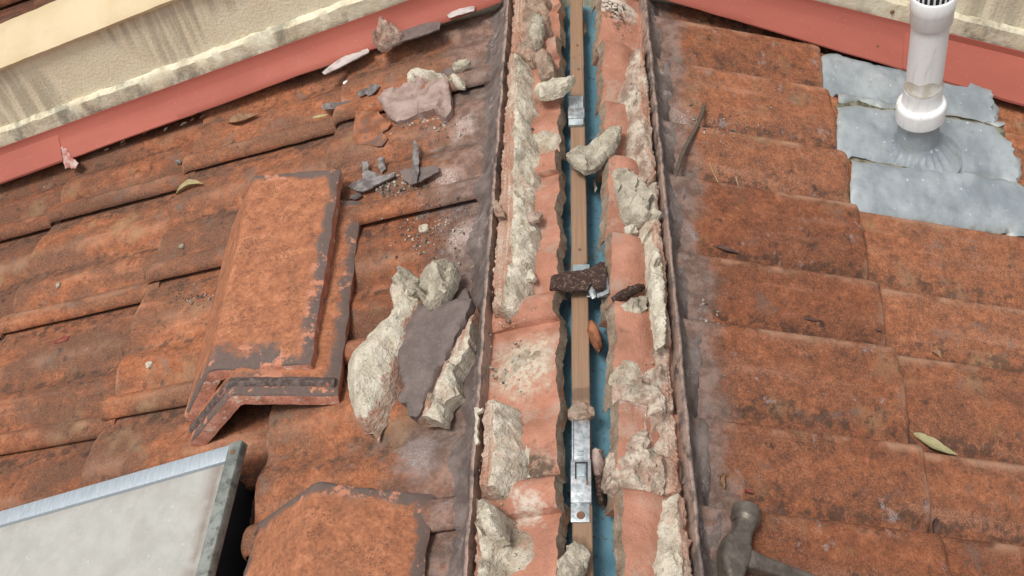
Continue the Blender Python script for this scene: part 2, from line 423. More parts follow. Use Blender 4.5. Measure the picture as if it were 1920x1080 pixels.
mortar('mortar_grey', (.36, .315, .245), (.54, .485, .385), .10, .4)
mortar('mortar_bone', (.54, .48, .375), (.71, .65, .53), .15, .25)
mortar('mortar_pink', (.36, .235, .19), (.52, .40, .33), .5, .4)
mortar('mortar_brown', (.27, .175, .125), (.44, .33, .255), .6, .5)
mortar('mortar_fold', (.30, .205, .155), (.62, .53, .43), .55, .65)
mortar('mortar_residue', (.36, .28, .20), (.56, .50, .40), .5, .6)

g = G('pointing', .9, .25)
n3 = g.noise(340, 4, .7); n2 = g.noise(40, 6, .68)
c = g.mix(g.step(n2, .36, .64), (.110, .083, .073), (.20, .158, .142))
c = g.mix(g.m('MULTIPLY', g.step(g.noise(34, 6, .72, g.map(loc=(2, 2, 9))), .54, .66), g.step(n3, .40, .58)), c, (.36, .30, .285))
c = g.mix(g.m('MULTIPLY', g.attr('smear'), g.step(g.noise(60, 5), .38, .56)), c, (.40, .28, .225))
c = g.mix(g.m('MULTIPLY', g.step(n3, .62, .68), .5), c, (.065, .05, .046))
g.set('Base Color', c); g.bump(g.m('ADD', n3, g.m('MULTIPLY', n2, 1.5)), .0016, .8)

g = G('mauve_paint', .8, .3)
n2 = g.noise(45, 5); n3 = g.noise(420, 3)
c = g.mix(g.step(n2, .35, .65), (.128, .098, .090), (.178, .138, .126)); c = g.mix(g.m('MULTIPLY', g.step(n3, .58, .66), .45), c, (.27, .225, .21))
g.set('Base Color', c); g.bump(g.m('ADD', g.m('MULTIPLY', n3, .5), n2), .0012)
g = G('pink_mauve', .7, .35)
n2 = g.noise(55, 6, .6)
g.set('Base Color', g.mix(g.step(n2, .35, .65), (.285, .195, .168), (.40, .30, .262))); g.bump(g.m('ADD', n2, g.m('MULTIPLY', g.noise(300), .3)), .003)
g = G('dark_flake', .95, .15)
n3 = g.noise(380, 4, .75)
g.set('Base Color', g.mix(g.step(n3, .52, .66), (.062, .038, .031), (.24, .165, .13))); g.bump(n3, .002)
g = G('grey_flake', .85, .25)
g.set('Base Color', g.mix(g.step(g.noise(90, 5), .4, .6), (.125, .105, .10), (.26, .235, .225))); g.bump(g.noise(200, 4), .0012)
g = G('white_flake', .8, .3)
g.set('Base Color', g.mix(g.step(g.noise(60, 5), .42, .64), (.52, .47, .45), (.36, .30, .285))); g.bump(g.noise(250, 4), .0008)
g = G('clay_flake', .9, .2)
c = g.mix(g.step(g.noise(60, 6), .38, .62), (.20, .082, .045), (.36, .145, .075)); c = g.mix(g.m('MULTIPLY', g.step(g.noise(45, 5, .6, g.map(loc=(3, 8, 1))), .48, .6), .75), c, (.14, .105, .095))
g.set('Base Color', c); g.bump(g.noise(300, 4), .001)

g = G('red_metal', .62, .35)
n2 = g.noise(9, 5, .6, g.map((.25, 1, .25))); n3 = g.noise(160, 4)
c = g.mix(g.step(n2, .3, .7), (.33, .090, .064), (.415, .122, .087))
c = g.mix(g.m('MULTIPLY', g.step(g.noise(40, 5, .7, g.map((.12, 1, .12))), .58, .74), .35), c, (.27, .085, .065))
c = g.mix(g.m('MULTIPLY', g.step(g.voro(120), .09, .04), .6), c, (.6, .42, .38))
g.set('Base Color', c); g.set('Roughness', g.ramp(g.noise(25, 4), [(.3, .5), (.7, .75)])); g.bump(g.m('ADD', g.m('MULTIPLY', n3, .2), g.noise(6, 2)), .003, .4)

def streaks(g, c, amt=1.0):
    v = g.map((60, 4, 4)); n = g.noise(1, 6, .65, v)
    cl = g.step(g.noise(7, 2, .5, g.map((1, 1, .5))), .46, .54)
    mask = g.m('MULTIPLY', g.m('MULTIPLY', g.step(n, .40, .58), cl), amt)
    return g.mix(mask, c, (.115, .105, .085))
g = G('render_wall', .95, .1)
v = g.voro(260, 'SMOOTH_F1'); n2 = g.noise(30, 5)
c = g.mix(g.step(n2, .3, .7), (.82, .72, .52), (.87, .79, .60))
c = g.mix(g.m('MULTIPLY', g.step(g.noise(220, 3), .55, .68), .25), c, (.45, .39, .27))
c = streaks(g, c, .36)
g.set('Base Color', c); g.bump(g.m('ADD', g.noise(230, 3, .6), g.m('MULTIPLY', v, .3)), .0014, .6)
g = G('wall_band', .85, .25)
n2 = g.noise(28, 6, .65)
c = g.mix(g.step(n2, .35, .65), (.74, .70, .55), (.66, .58, .41))
c = g.mix(g.m('MULTIPLY', g.step(g.noise(16, 6, .7, g.map((1, 1, .4))), .50, .66), .75), c, (.20, .19, .155))
g.set('Base Color', c); g.bump(n2, .004)
g = G('coping', .5, .4)
c = g.mix(g.step(g.noise(12, 4), .3, .7), (.58, .45, .27), (.64, .51, .33)); c = g.mix(g.m('MULTIPLY', g.step(g.noise(40, 6, .7), .58, .72), .45), c, (.50, .43, .32))
g.set('Base Color', c); g.bump(g.noise(60, 5), .0015)

g = G('blue_sarking', .6, .35)
n3 = g.noise(200, 5, .7)
c = g.mix(g.step(g.noise(18, 4), .35, .65), (.115, .25, .325), (.16, .325, .40))
c = g.mix(g.m('MULTIPLY', g.step(n3, .57, .64), .75), c, (.10, .075, .055)); c = g.mix(g.m('MULTIPLY', g.step(g.noise(30, 5), .60, .68), .6), c, (.20, .15, .11))
g.set('Base Color', c); g.bump(g.noise(40, 4), .002)
g = G('batten_wood', .85, .2)
gr = g.noise(1, 6, .65, g.map((420, 9, 420))); n2 = g.noise(30, 5)
c = g.ramp(gr, [(.3, (.225, .136, .085)), (.52, (.285, .175, .110)), (.7, (.33, .212, .137))])
c = g.mix(g.m('MULTIPLY', g.step(n2, .45, .66), .5), c, (.25, .175, .125))
c = g.mix(g.m('MULTIPLY', g.step(g.noise(26, 3, .5, g.map(loc=(1, 2, 9))), .62, .68), .6), c, (.12, .075, .05))
g.set('Base Color', c); g.bump(gr, .0006)
g = G('galvanised', .42, .5, .75)
v = g.voro(160)
g.set('Base Color', g.mix(g.step(g.noise(150, 4), .4, .6), (.36, .39, .41), (.55, .57, .58))); g.set('Roughness', g.ramp(v, [(0, .3), (.6, .55)])); g.bump(g.noise(120, 3), .0008)
g = G('dull_zinc', .6, .4, .4)
g.set('Base Color', g.mix(g.step(g.noise(90, 5), .4, .6), (.32, .38, .40), (.50, .55, .56))); g.bump(g.noise(300, 3), .0006)
g = G('rust', .85, .3, .3)
g.set('Base Color', g.mix(g.noise(300, 4), (.13, .065, .04), (.30, .17, .105)))
g = G('frame_metal', .55, .4, .35)
w_ = g.noise(1, 5, .7, g.map((700, 60, 700)))
g.set('Base Color', g.mix(g.step(w_, .35, .65), (.34, .385, .425), (.46, .51, .555))); g.bump(w_, .0005)
g = G('frame_weathered', .75, .3, .15)
n2 = g.noise(50, 6, .7)
c = g.mix(g.step(n2, .36, .62), (.15, .165, .15), (.27, .29, .265)); c = g.mix(g.m('MULTIPLY', g.step(g.noise(110, 4), .56, .64), .7), c, (.085, .09, .08))
g.set('Base Color', c); g.bump(n2, .0012)
g = G('milky_pane', .45, .45)
n2 = g.noise(30, 6, .65)
c = g.mix(g.step(n2, .3, .7), (.355, .346, .315), (.43, .422, .39))
c = g.mix(g.m('MULTIPLY', g.step(g.noise(130, 4, .6), .62, .72), .4), c, (.56, .555, .53))
c = g.mix(g.m('MULTIPLY', g.attr('smear'), g.step(g.noise(40, 5), .25, .6)), c, (.21, .155, .13))
c = g.mix(g.m('MULTIPLY', g.step(g.noise(700, 2), .64, .7), .5), c, (.22, .2, .17))
g.set('Base Color', c); g.set('Roughness', g.ramp(g.noise(40, 4), [(.3, .35), (.7, .7)]))
g = G('lead', .55, .4, .25)
n2 = g.noise(22, 6, .62); n4 = g.noise(90, 5)
c = g.mix(g.step(n2, .33, .66), (.26, .295, .32), (.38, .415, .435)); c = g.mix(g.m('MULTIPLY', g.step(g.noise(14, 5, .6, g.map(loc=(2, 2, 2))), .52, .68), .55), c, (.43, .46, .47))
c = g.mix(g.m('MULTIPLY', g.step(n4, .56, .66), .35), c, (.27, .27, .25)); c = g.mix(g.m('MULTIPLY', g.attr('smear'), .75), c, (.40, .41, .38))
c = g.mix(g.m('MULTIPLY', g.step(g.noise(120, 4), .66, .71), .8), c, (.8, .82, .82))
g.set('Base Color', c); g.set('Roughness', g.ramp(n4, [(.3, .45), (.7, .7)])); g.bump(g.m('ADD', n2, g.m('MULTIPLY', n4, .3)), .004, .6)
g = G('lead_grime', .95, .1)
g.set('Base Color', g.mix(g.step(g.noise(70, 5), .4, .6), (.10, .095, .065), (.25, .235, .17))); g.bump(g.noise(200, 4), .003)
g = G('white_pvc', .38, .45)
n2 = g.noise(14, 5)
c = g.mix(g.m('MULTIPLY', g.step(g.noise(500, 2), .63, .68), .35), (.86, .87, .87), (.5, .49, .47))
c = g.mix(g.m('MULTIPLY', g.step(g.noise(1, 5, .65, g.map((110, 110, 8))), .54, .70), .35), c, (.50, .47, .42))
g.set('Base Color', g.mix(g.m('MULTIPLY', g.step(n2, .5, .7), .3), c, (.66, .65, .61)))
g = G('pvc_glue', .6, .3); g.set('Base Color', g.mix(g.step(g.noise(70, 4), .4, .6), (.50, .46, .39), (.66, .64, .60)))
g = G('grille_dark', .7, .2); g.set('Base Color', (.03, .03, .035))
g = G('hammer_steel', .5, .5, .55)
n2 = g.noise(40, 6, .7)
c = g.mix(g.step(n2, .36, .64), (.12, .098, .08), (.215, .185, .155)); c = g.mix(g.m('MULTIPLY', g.step(g.noise(240, 4), .58, .66), .5), c, (.065, .05, .04))
g.set('Base Color', c); g.set('Roughness', g.ramp(n2, [(.3, .38), (.7, .62)])); g.bump(g.noise(160, 4), .0008)
g = G('grip_rubber', .8, .2); g.set('Base Color', (.03, .04, .08))
g = G('twig', .9, .1); g.set('Base Color', g.mix(g.noise(120, 5), (.06, .045, .035), (.16, .125, .10))); g.bump(g.noise(260, 3), .001)
def leafm(name, a, b, r=.6):
    g = G(name, r, .35); g.set('Base Color', g.mix(g.step(g.noise(110, 5), .36, .64), a, b)); g.bump(g.noise(300, 3), .0005)
leafm('leaf_olive', (.27, .25, .125), (.36, .31, .17)); leafm('leaf_yellow', (.35, .28, .12), (.43, .365, .22))
leafm('leaf_brown', (.20, .105, .055), (.32, .19, .11)); leafm('leaf_dark', (.05, .03, .025), (.11, .055, .04)); leafm('bits_red', (.17, .035, .022), (.26, .07, .045))
g = G('silicone', .35, .5); g.set('Base Color', g.mix(g.step(g.noise(80, 5), .42, .6), (.46, .33, .30), (.36, .13, .105))); g.bump(g.noise(140, 4), .002)
g = G('white_spot', .8, .3); g.set('Base Color', g.mix(g.step(g.noise(420, 3), .5, .6), (.74, .72, .70), (.42, .34, .30)))
g = G('grit', .95, .1); r = g.rnd(); g.set('Base Color', g.ramp(g.noise(160, 2), [(.30, (.10, .08, .07)), (.45, (.24, .19, .165)), (.55, (.46, .41, .335)), (.7, (.60, .56, .48))], 'CONSTANT'))
g = G('ground_soil', .95, .1); g.set('Base Color', g.mix(g.noise(.6, 5), (.07, .09, .035), (.16, .13, .08)))

# ------------------------------------------------------------------ large structure
def plane_obj(name, vs, mat): return link(name, vs, [(0, 1, 2, 3)], mat, smooth=False)
tag(plane_obj('ground', [(-150, -150, -3.4), (150, -150, -3.4), (150, 150, -3.4), (-150, 150, -3.4)], 'ground_soil'), kind='structure')

YNEAR = -1.12
roofs = {}
for side, nm in ((-1, 'roof_left'), (1, 'roof_right')):
    hs_ = -.026
    v = []
    ys = np.linspace(YNEAR, YWALL + .02, 80); ss = np.concatenate([np.linspace(0, .12, 10), np.linspace(.2, 1.75, 10)])
    for y in ys:
        for s in ss:
            q = pt(side, s + (hs_ * -SP / CP if s == 0 else 0), y, hs_ + .0015 * nz((s, y, 0), 18, 2))
            if s == 0: q.x = 0
            v.append(q)
    roofs[side] = tag(link(nm, v, grid_faces(len(ys), len(ss)), 'blue_sarking'), kind='structure')

def make_tile(side, i, k, parent, mat='terracotta_tile', s0=None, ymax=YWALL - .004, yshift=0, zshift=0, name='tile', tmax=2):
    """one interlocking tile: i = course, k = column (columns count away from the phase line)"""
    BND = BNDS[side]
    rg = random.Random(hash((side, i, k)) & 0xffff)
    sA = BND[i] - (.018 if i else 0); sB = BND[i + 1]
    if i == 0: sA = .020 if side < 0 else .031
    jy, jh = rg.uniform(-.0012, .0012), rg.uniform(-.0011, .0011)
    jr = rg.uniform(-.006, .006); je = rg.uniform(-.003, .003); jt = rg.uniform(-.004, .004)
    ts = np.concatenate([np.linspace(-.055, .37, 13), [.40, .415, .425, .432, .437, .4388, .4405, .443, .446, .46], np.linspace(.49, .80, 10), np.linspace(.82, 1.0, 14)])
    if i: ss = np.concatenate([[sA], np.linspace(BND[i], sB - .016, 12), sB - .011 * np.array([1, .72, .45, .22, .08, 0])])
    else: ss = np.linspace(sA, sB, 14)
    if i == 0: ts = np.sort(np.concatenate([ts, np.linspace(-.05, .995, 70)]))
    if side < 0: yof = lambda t: YL + COFF[-1][i] - (k + t) * W
    else: yof = lambda t: YR + COFF[1][i] + (k + t) * W
    ymid = yof(.5)
    ts = [t for t in ts if yof(t) <= ymax and t <= tmax]
    if mat == 'terracotta_tile': mat = ('terracotta_ridge', 'terracotta_upper')[i] if i < 2 else mat
    if len(ts) < 4: return None
    V = []; GR = []; ED = []; nt_, ns_ = len(ts), len(ss)
    for t in ts:
        y = yof(t) + jy
        for m_, s in enumerate(ss):
            h = prof(t, side) * FLAT(i, s) + tilt(i, s, side) + jh + jt * (y - ymid)
            sx = s
            if i == 0 and m_ == 0: sx = s + .0035 * nz((y, side, 2), 30, 3) + .0012 * nz((y, side, 7), 160, 3)
            if i:
                xx = (s - (sB - .011)) / .011
                if xx > 0: h -= (.013 if t > .84 else .006) * (1 - math.sqrt(max(0, 1 - xx * xx)))
                if t > .84: sx -= .006 * (1 - ((t - .92) / .08) ** 2 < 0) * max(0, xx)
                sx += (je + .0018 * nz((y, s, 3 + k), 40, 2)) * max(0, (s - BND[i])) / .25
            yy = y + jr * (s - BND[i])
            h += .0009 * nz((sx, yy, 1 + side), 42, 3) + .0004 * nz((sx, yy, 4), 160, 2)
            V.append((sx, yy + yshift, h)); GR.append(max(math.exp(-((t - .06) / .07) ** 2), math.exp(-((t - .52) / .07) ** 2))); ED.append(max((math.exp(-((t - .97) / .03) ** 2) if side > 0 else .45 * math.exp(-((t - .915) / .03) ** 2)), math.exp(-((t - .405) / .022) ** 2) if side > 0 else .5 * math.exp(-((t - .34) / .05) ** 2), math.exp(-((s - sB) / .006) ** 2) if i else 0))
    n0 = len(V)
    TH = .010 if i else .016
    V2 = [(a, b, h - (.0035 if (i and tt_ > .85) else TH)) for (a, b, h), tt_ in zip(V, [t for t in ts for _ in ss])]
    if i == 0:
        for a_ in range(nt_):
            q = V2[a_ * ns_]; V2[a_ * ns_] = (q[0] - (.0028 if side > 0 else .0015) - .0015 * nz((q[1], side, 5), 45, 3), q[1], q[2])
    pts = [pt(side, *q) for q in V + V2]
    if zshift: pts = [q + Vector((0, 0, zshift)) for q in pts]
    F = grid_faces(nt_, ns_); mi = [0] * len(F)
    idx = lambda a, b: a * ns_ + b
    for a in range(nt_ - 1):
        F.append((idx(a, 0), idx(a + 1, 0), n0 + idx(a + 1, 0), n0 + idx(a, 0))); mi.append(1 if i == 0 else 0)
        F.append((idx(a, ns_ - 1), idx(a + 1, ns_ - 1), n0 + idx(a + 1, ns_ - 1), n0 + idx(a, ns_ - 1))); mi.append(0)
    for b in range(ns_ - 1):
        F.append((idx(0, b), idx(0, b + 1), n0 + idx(0, b + 1), n0 + idx(0, b))); mi.append(0)
        F.append((idx(nt_ - 1, b), idx(nt_ - 1, b + 1), n0 + idx(nt_ - 1, b + 1), n0 + idx(nt_ - 1, b))); mi.append(0)
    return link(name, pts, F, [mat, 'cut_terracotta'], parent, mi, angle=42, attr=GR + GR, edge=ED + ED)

for i in range(6):
    for k in range(-1, 7):
        if (i, k) == (2, 3): continue                  # missing tile beside the skylight leaves a dark hole
        make_tile(-1, i, k, roofs[-1], tmax=.62 if (i, k) == (2, 2) else 2)
for i in range(6):
    for k in range(-5, 4):
        make_tile(1, i, k, roofs[1])

# parapet wall across the ridge
wall = empty('parapet_wall', (0, YWALL, -.3))
tag(wall, 'cream rendered parapet wall with smooth coping rising behind the red flashing', 'wall')
def extrude(name, prof_, side, mat, parent, s1=1.75, step=.006, wob=0, wsc=30, closed=True, s0=None, yfun=None):
    """profile (y, h) swept down the slope from the crest"""
    n = max(2, int(s1 / step)); v = []
    for a in range(n + 1):
        for (y, h) in prof_:
            sa = -h * SP / CP if s0 is None else s0
            s = sa + (s1 - sa) * a / n
            dy = yfun(s) if yfun else 0
            q = pt(side, s, y + dy, h + HOFF)
            if wob: q += Vector((0, nz(q, wsc, 4, 1) * wob, nz(q, wsc, 4, 2) * wob))
            v.append(q)
    m_ = len(prof_)
    f = grid_faces(n + 1, m_, 0, closed)
    if closed: f += [tuple(range(m_ - 1, -1, -1)), tuple(range(n * m_, (n + 1) * m_))]
    return link(name, v, f, mat, parent, angle=35)
for side in (-1, 1):
    extrude('wall_face', [(YWALL + .004, -.05), (YWALL + .004, .10), (YWALL + .004, .14), (YWALL + .004, .178), (YWALL + .075, .178), (YWALL + .075, -.05)], side, 'render_wall', wall, wob=.0007, wsc=40)
    extrude('skirting', [(YWALL - .001, .045), (YWALL - .006, .052), (YWALL - .006, .070), (YWALL - .005, .084), (YWALL - .001, .088), (YWALL + .0035, .089), (YWALL + .0035, .045)], side, 'wall_band', wall, wob=.0022, wsc=34)
    extrude('coping', [(YWALL - .003, .1785), (YWALL - .004, .183), (YWALL + .004, .190), (YWALL + .045, .207), (YWALL + .055, .209), (YWALL + .082, .207), (YWALL + .082, .1785)], side, 'coping', wall, wob=.0008, wsc=25)
# neighbouring roof beyond the wall
nb = tag(link('neighbour_roof', [pt(-1, .0, .56, .02), pt(-1, 1.9, .56, .02), pt(-1, 1.9, 2.2, .02), pt(-1, 0, 2.2, .02)], [(0, 1, 2, 3)], 'neighbour_tile', smooth=False), kind='structure')
for i in (3, 4, 5):
    for k in range(0, 5):
        make_tile(-1, i, k, nb, 'neighbour_tile', ymax=9, yshift=1.28, zshift=.06)

# red apron flashings
def flashing(side, lab, p0, p1, s0, s1, pj):
    a = at(*p0, side, .034); b = at(*p1, side, .034)
    sl_ = (b[1] - a[1]) / (b[0] - a[0])
    yl = lambda s: a[1] + sl_ * (s - a[0])
    n = 200; v = []
    prof_ = [(0, .0325), (0, .0345), (.25, .0385), (.55, .0425), (.62, .0440), (.97, .0515), (1.0, .056), (1.0, .062), (.98, .062), (.97, .0535), (.6, .042), (.3, .0365), (.03, .0325)]
    for k in range(n + 1):
        s = s0 + (s1 - s0) * k / n; y0 = yl(s); y1 = YWALL - .0075
        for (u_, h) in prof_:
            wv = .0016 * nz((s, side, 0), 6, 2) + .0009 * nz((s, side, 3), 20, 2)
            v.append(pt(side, s, y0 + (y1 - y0) * u_, h + HOFF * u_ + wv * (1 - u_)))
    m_ = len(prof_); f = grid_faces(n + 1, m_, 0, True) + [tuple(range(m_ - 1, -1, -1)), tuple(range(n * m_, (n + 1) * m_))]
    o = link('flashing', v, f, 'red_metal', None, angle=50)
    sj = at(*pj, side, .047)[0]; v = []
    for k in range(61):
        s = sj + (s1 - sj) * k / 60; y0 = yl(s); y1 = YWALL - .0075
        for (u_, h) in ((.004, .0352), (.25, .0392), (.55, .0432), (.62, .0447), (.955, .0520)):
            wv = .0016 * nz((s, side, 0), 6, 2) + .0009 * nz((s, side, 3), 20, 2)
            v.append(pt(side, s, y0 + (y1 - y0) * u_, h + HOFF * u_ + wv * (1 - u_) + .0006))
    n0 = len(v); v += [q - nrm(side) * .0005 for q in v]
    f = grid_faces(61, 5) + [tuple(n0 + q for q in reversed(fc)) for fc in grid_faces(61, 5)] + [(j, j + 1, n0 + j + 1, n0 + j) for j in range(4)] + [(k * 5, k * 5 + 5, n0 + k * 5 + 5, n0 + k * 5) for k in range(60)]
    link('lap_sheet', v, f, 'red_metal', o, angle=50)
    return tag(o, lab, 'flashing', 'red metal flashings below the wall')
fl = flashing(-1, 'long salmon red metal flashing left of the ridge with sealant smear', (925, 8), (0, 345), .095, 1.75, (118, 268))
fr = flashing(1, 'red metal flashing right of the ridge passing behind the white pipe', (1255, 0), (1920, 198), .02, 1.75, (1690, 85))

# ------------------------------------------------------------------ ridge: batten, pointing, bedding
bt = empty('ridge_batten', (0, -.3, -.03))
tag(bt, 'long tan timber batten running down the open ridge gap', 'batten')
v = []; ny = 200
for a in range(ny + 1):
    y = YNEAR + (YWALL - .01 - YNEAR) * a / ny
    w0, w1 = -.0085 + .0004 * nz((y, 0, 0), 20, 2), .0088 + .0004 * nz((y, 1, 0), 20, 2)
    w0 += .0028 * (y + .343) / .814; w1 += .002 * (y + .343) / .814
    for (x, z) in ((w0, -.048), (w0, -.0130), (w0 + .001, -.012), (w1 - .001, -.012), (w1, -.013), (w1, -.048)):
        v.append((x, y, z))
link('timber', v, grid_faces(ny + 1, 6, 0, True) + [(0, 1, 2, 3, 4, 5), tuple(ny * 6 + k for k in (5, 4, 3, 2, 1, 0))], 'batten_wood', bt)
for (px, py) in ((1083, 85), (1087, 468), (1085, 130)):
    x, y = at(px, py, 0, -.012)
    revolve('nail_head', (x, y, -.0122), (0, 0, 1), [(.0001, .0009), (.0018, .0008), (.0021, 0)], 'rust', bt, n=12)

def LIP(side, y): return float(np.interp(y, (-.4, -.05, .38), (.0935, .0900, .0835))) if side < 0 else float(np.interp(y, (-.4, -.05, .38), (.0925, .0915, .0880)))
def pointing(side, lab):
    ys = np.arange(YNEAR, YWALL - .012, .0028); v = []; at_ = []
    nq = 15
    for y in ys:
        lip = .0245 + .002 * nz((y, side, 1), 26, 3) + .002 * nz((y, side, 8), 120, 2)
        s0 = LIP(side, y) + .0010 * nz((y, side, 2), 30, 3)
        sl0 = (.126 if side < 0 else .123) + (.016 if side < 0 else .009) * nz((y, side, 3), 15, 4) + .003 * nz((y, side, 9), 120, 2)
        hl = [surf(side, max(.1032, s0 + (sl0 - s0) * q), y) for q in np.linspace(0, 1, nq)]
        mean = .011
        row = []
        row.append((s0 + .002, mean - .004)); row.append((s0, mean + lip * .55)); row.append((s0 + .0003, mean + lip)); row.append((s0 + .0022, mean + lip + .0006))
        for q_, q in enumerate(np.linspace(0, 1, nq)):
            if q_ == 0: continue
            s = s0 + .002 + (sl0 - s0 - .002) * q
            wgt = smooth01((q - .35) / .65) ** 1.3
            base = mean * (1 - wgt) + hl[q_] * wgt
            h = base + lip * (1 - q) ** 2.6 + .0034 * (1 - q ** 5) - .0008 * q ** 8
            h += .0009 * nz((s, y, side), 60, 3) + .0005 * nz((s, y, side), 200, 2)
            row.append((s, h))
        for j, (s, h) in enumerate(row):
            v.append(pt(side, s, y, h)); at_.append(1.0 if j < 3 else (.6 if j == 3 else 0))
    m_ = len(row)
    o = link('pointing_strip', v, grid_faces(len(ys), m_), 'pointing', None, angle=60, attr=at_)
    return tag(o, lab, 'pointing', 'ridge pointing strips')
pointing(-1, 'mauve grey pointing strip along the left edge of the ridge bedding')
pointing(1, 'mauve grey pointing strip along the right edge of the ridge bedding')

def bed(outer, inner, side, H, lab, mat='mortar_cream', res=.0028, namp=.0045, smear=1.0, flank=.5, h0=.004, seed=1, nsc=46):
    """strip of old bedding mortar; outer / inner are traced edges from far to near"""
    out = list(outer) + list(reversed(inner))
    oy = [at(q[0], q[1], side, .03) for q in outer]; iy = [at(q[0], q[1], side, .03) for q in inner]
    oy = [(LIP(side, b) - .0026 - (.0012 if n_ % 2 else 0), b) for n_, (a, b) in enumerate(oy)]
    out = oy + list(reversed(iy))
    oy = sorted((b, a) for a, b in oy); iy = sorted((b, a) for a, b in iy)
    def q_(x, y):
        o_ = np.interp(y, [b for b, a in oy], [a for b, a in oy]); i_ = np.interp(y, [b for b, a in iy], [a for b, a in iy])
        return (o_ - x) / max(.004, o_ - i_)
    def hf(x, y, d):
        q = max(0, min(1, q_(x, y)))
        k = .86 + .14 * smooth01(q / flank) if q < flank else 1 - .62 * smooth01((q - flank) / (1.02 - flank)) ** 1.6
        h = (H + .022) * (.30 + .70 * k)
        h += .0010 * math.sin(x * 1900 + 2 * nz((x, y, 0), 20, 2)) * (1 - smooth01((q - flank + .1) / .15))
        rough = smooth01((q - flank + .12) / .2)
        h += rough * (namp * 1.4 * nz((x, y, 3), 38, 4, seed) + namp * 1.5 * facet(x, y, 62, seed, .4) + namp * .8 * facet(x, y, 150, seed + 3, .5)) + (1 - rough) * .0012 * nz((x * 3, y * .6, 3), 60, 3, seed)
        e = min(1, d / .003)
        return h * (.55 + .45 * e)
    sf = lambda x, y, d: smear * (1 - smooth01((q_(x, y) - flank + .08) / .2))
    o = slab('mortar_bed', out, side, h0 - .006, H, mat, None, res=res, namp=namp * .35, nsc=nsc, jag=.003, raw=True, hfun=hf, sfun=sf, seed=seed, angle=38, hm=.030)
    return tag(o, lab, 'mortar', 'old mortar beds along the ridge')
bed([(968, -60), (962, 0), (948, 60), (942, 112)], [(1030, -60), (1024, 0), (1028, 40), (1010, 92), (995, 112)], -1, .017, 'mossy brown mortar bed by the red flashing left of the batten', 'mortar_brown', seed=3, flank=.35)
bed([(940, 108), (931, 200), (926, 300), (920, 400), (914, 480), (906, 588)], [(985, 108), (996, 130), (1000, 190), (990, 210), (1000, 262), (1004, 300), (1000, 345), (1005, 400), (1000, 440), (1003, 480), (992, 520), (985, 560), (965, 590)], -1, .020, 'longest cream mortar bed with orange smears on the left side of the ridge', 'mortar_cream', seed=5, flank=.48)
bed([(893, 762), (893, 820), (888, 870), (880, 930)], [(962, 752), (975, 800), (978, 850), (970, 900), (955, 935)], -1, .022, 'smooth cream mortar bed beside the lower metal bracket, left of it', 'mortar_cream', seed=8, flank=.45)
bed([(890, 938), (884, 980), (876, 1030), (868, 1090), (860, 1150)], [(925, 938), (948, 955), (946, 1000), (958, 1030), (952, 1060), (945, 1090), (935, 1150)], -1, .020, 'lumpy cream mortar bed nearest the bottom edge on the left', 'mortar_cream', seed=11, flank=.3, namp=.006)
bed([(1222, 95), (1228, 140), (1238, 200), (1242, 260), (1246, 345)], [(1180, 95), (1170, 140), (1160, 190), (1172, 240), (1180, 290), (1192, 330), (1205, 345)], 1, .020, 'crumbling grey and pink mortar bed at the top right of the ridge', 'mortar_fold', seed=14, flank=.42)
bed([(1250, 345), (1254, 420), (1258, 500), (1262, 580), (1266, 655)], [(1208, 350), (1205, 410), (1196, 430), (1206, 480), (1215, 530), (1212, 580), (1232, 650)], 1, .019, 'narrow cream mortar bed with clay edge in the middle of the right side', 'mortar_cream', seed=17, flank=.5)
bed([(1270, 648), (1274, 720), (1280, 800), (1282, 880), (1284, 930)], [(1210, 648), (1200, 670), (1182, 700), (1170, 715), (1178, 760), (1170, 800), (1148, 850), (1145, 890), (1178, 920), (1215, 930)], 1, .010, 'widest cracked brown mortar bed low on the right side of the ridge', 'mortar_fold', seed=20, flank=.3, namp=.0048, smear=.6)
bed([(1286, 928), (1290, 990), (1294, 1080), (1298, 1150)], [(1228, 928), (1226, 985), (1222, 1020), (1226, 1080), (1230, 1150)], 1, .018, 'cream and brown mortar bed nearest the hammer', 'mortar_cream', seed=23, flank=.4)

def thing(o, lab, cat, group=None): return tag(o, lab, cat, group)
# thin mortar residue still stuck to the clean strips
for out, side, lab in (
    ([(1000, 262), (1030, 252), (1052, 254), (1050, 272), (1030, 295), (1020, 325), (1002, 330), (998, 300)], -1, 'thin cream mortar patch stuck on clean tile beside the long bed'),
    ([(948, 660), (985, 655), (1018, 662), (1025, 680), (1000, 700), (975, 712), (950, 735), (935, 720), (960, 690)], -1, 'thin cream mortar smear on bare tile above the smooth mortar bed'),
    ([(950, 985), (985, 1000), (1010, 1020), (1008, 1050), (990, 1075), (950, 1085), (945, 1030)], -1, 'sandy mortar patch on tile beside the bottom left mortar bed'),
    ([(975, 820), (1000, 840), (1002, 860), (985, 905), (968, 935), (958, 925), (976, 870)], -1, 'grainy grey mortar patch against the smooth cream bed'),
    ([(1145, 705), (1165, 688), (1190, 690), (1192, 720), (1180, 745), (1155, 738), (1140, 722)], 1, 'pale mortar patch on right tile edge above the cracked bed')):
    tag(slab('mortar_residue', out, side, -.0012, .003, 'mortar_residue', None, res=.0034, bev=.006, edge=.15, namp=.0022, nsc=130, jag=.004, drape=True), lab, 'mortar', 'thin mortar patches on the tiles')

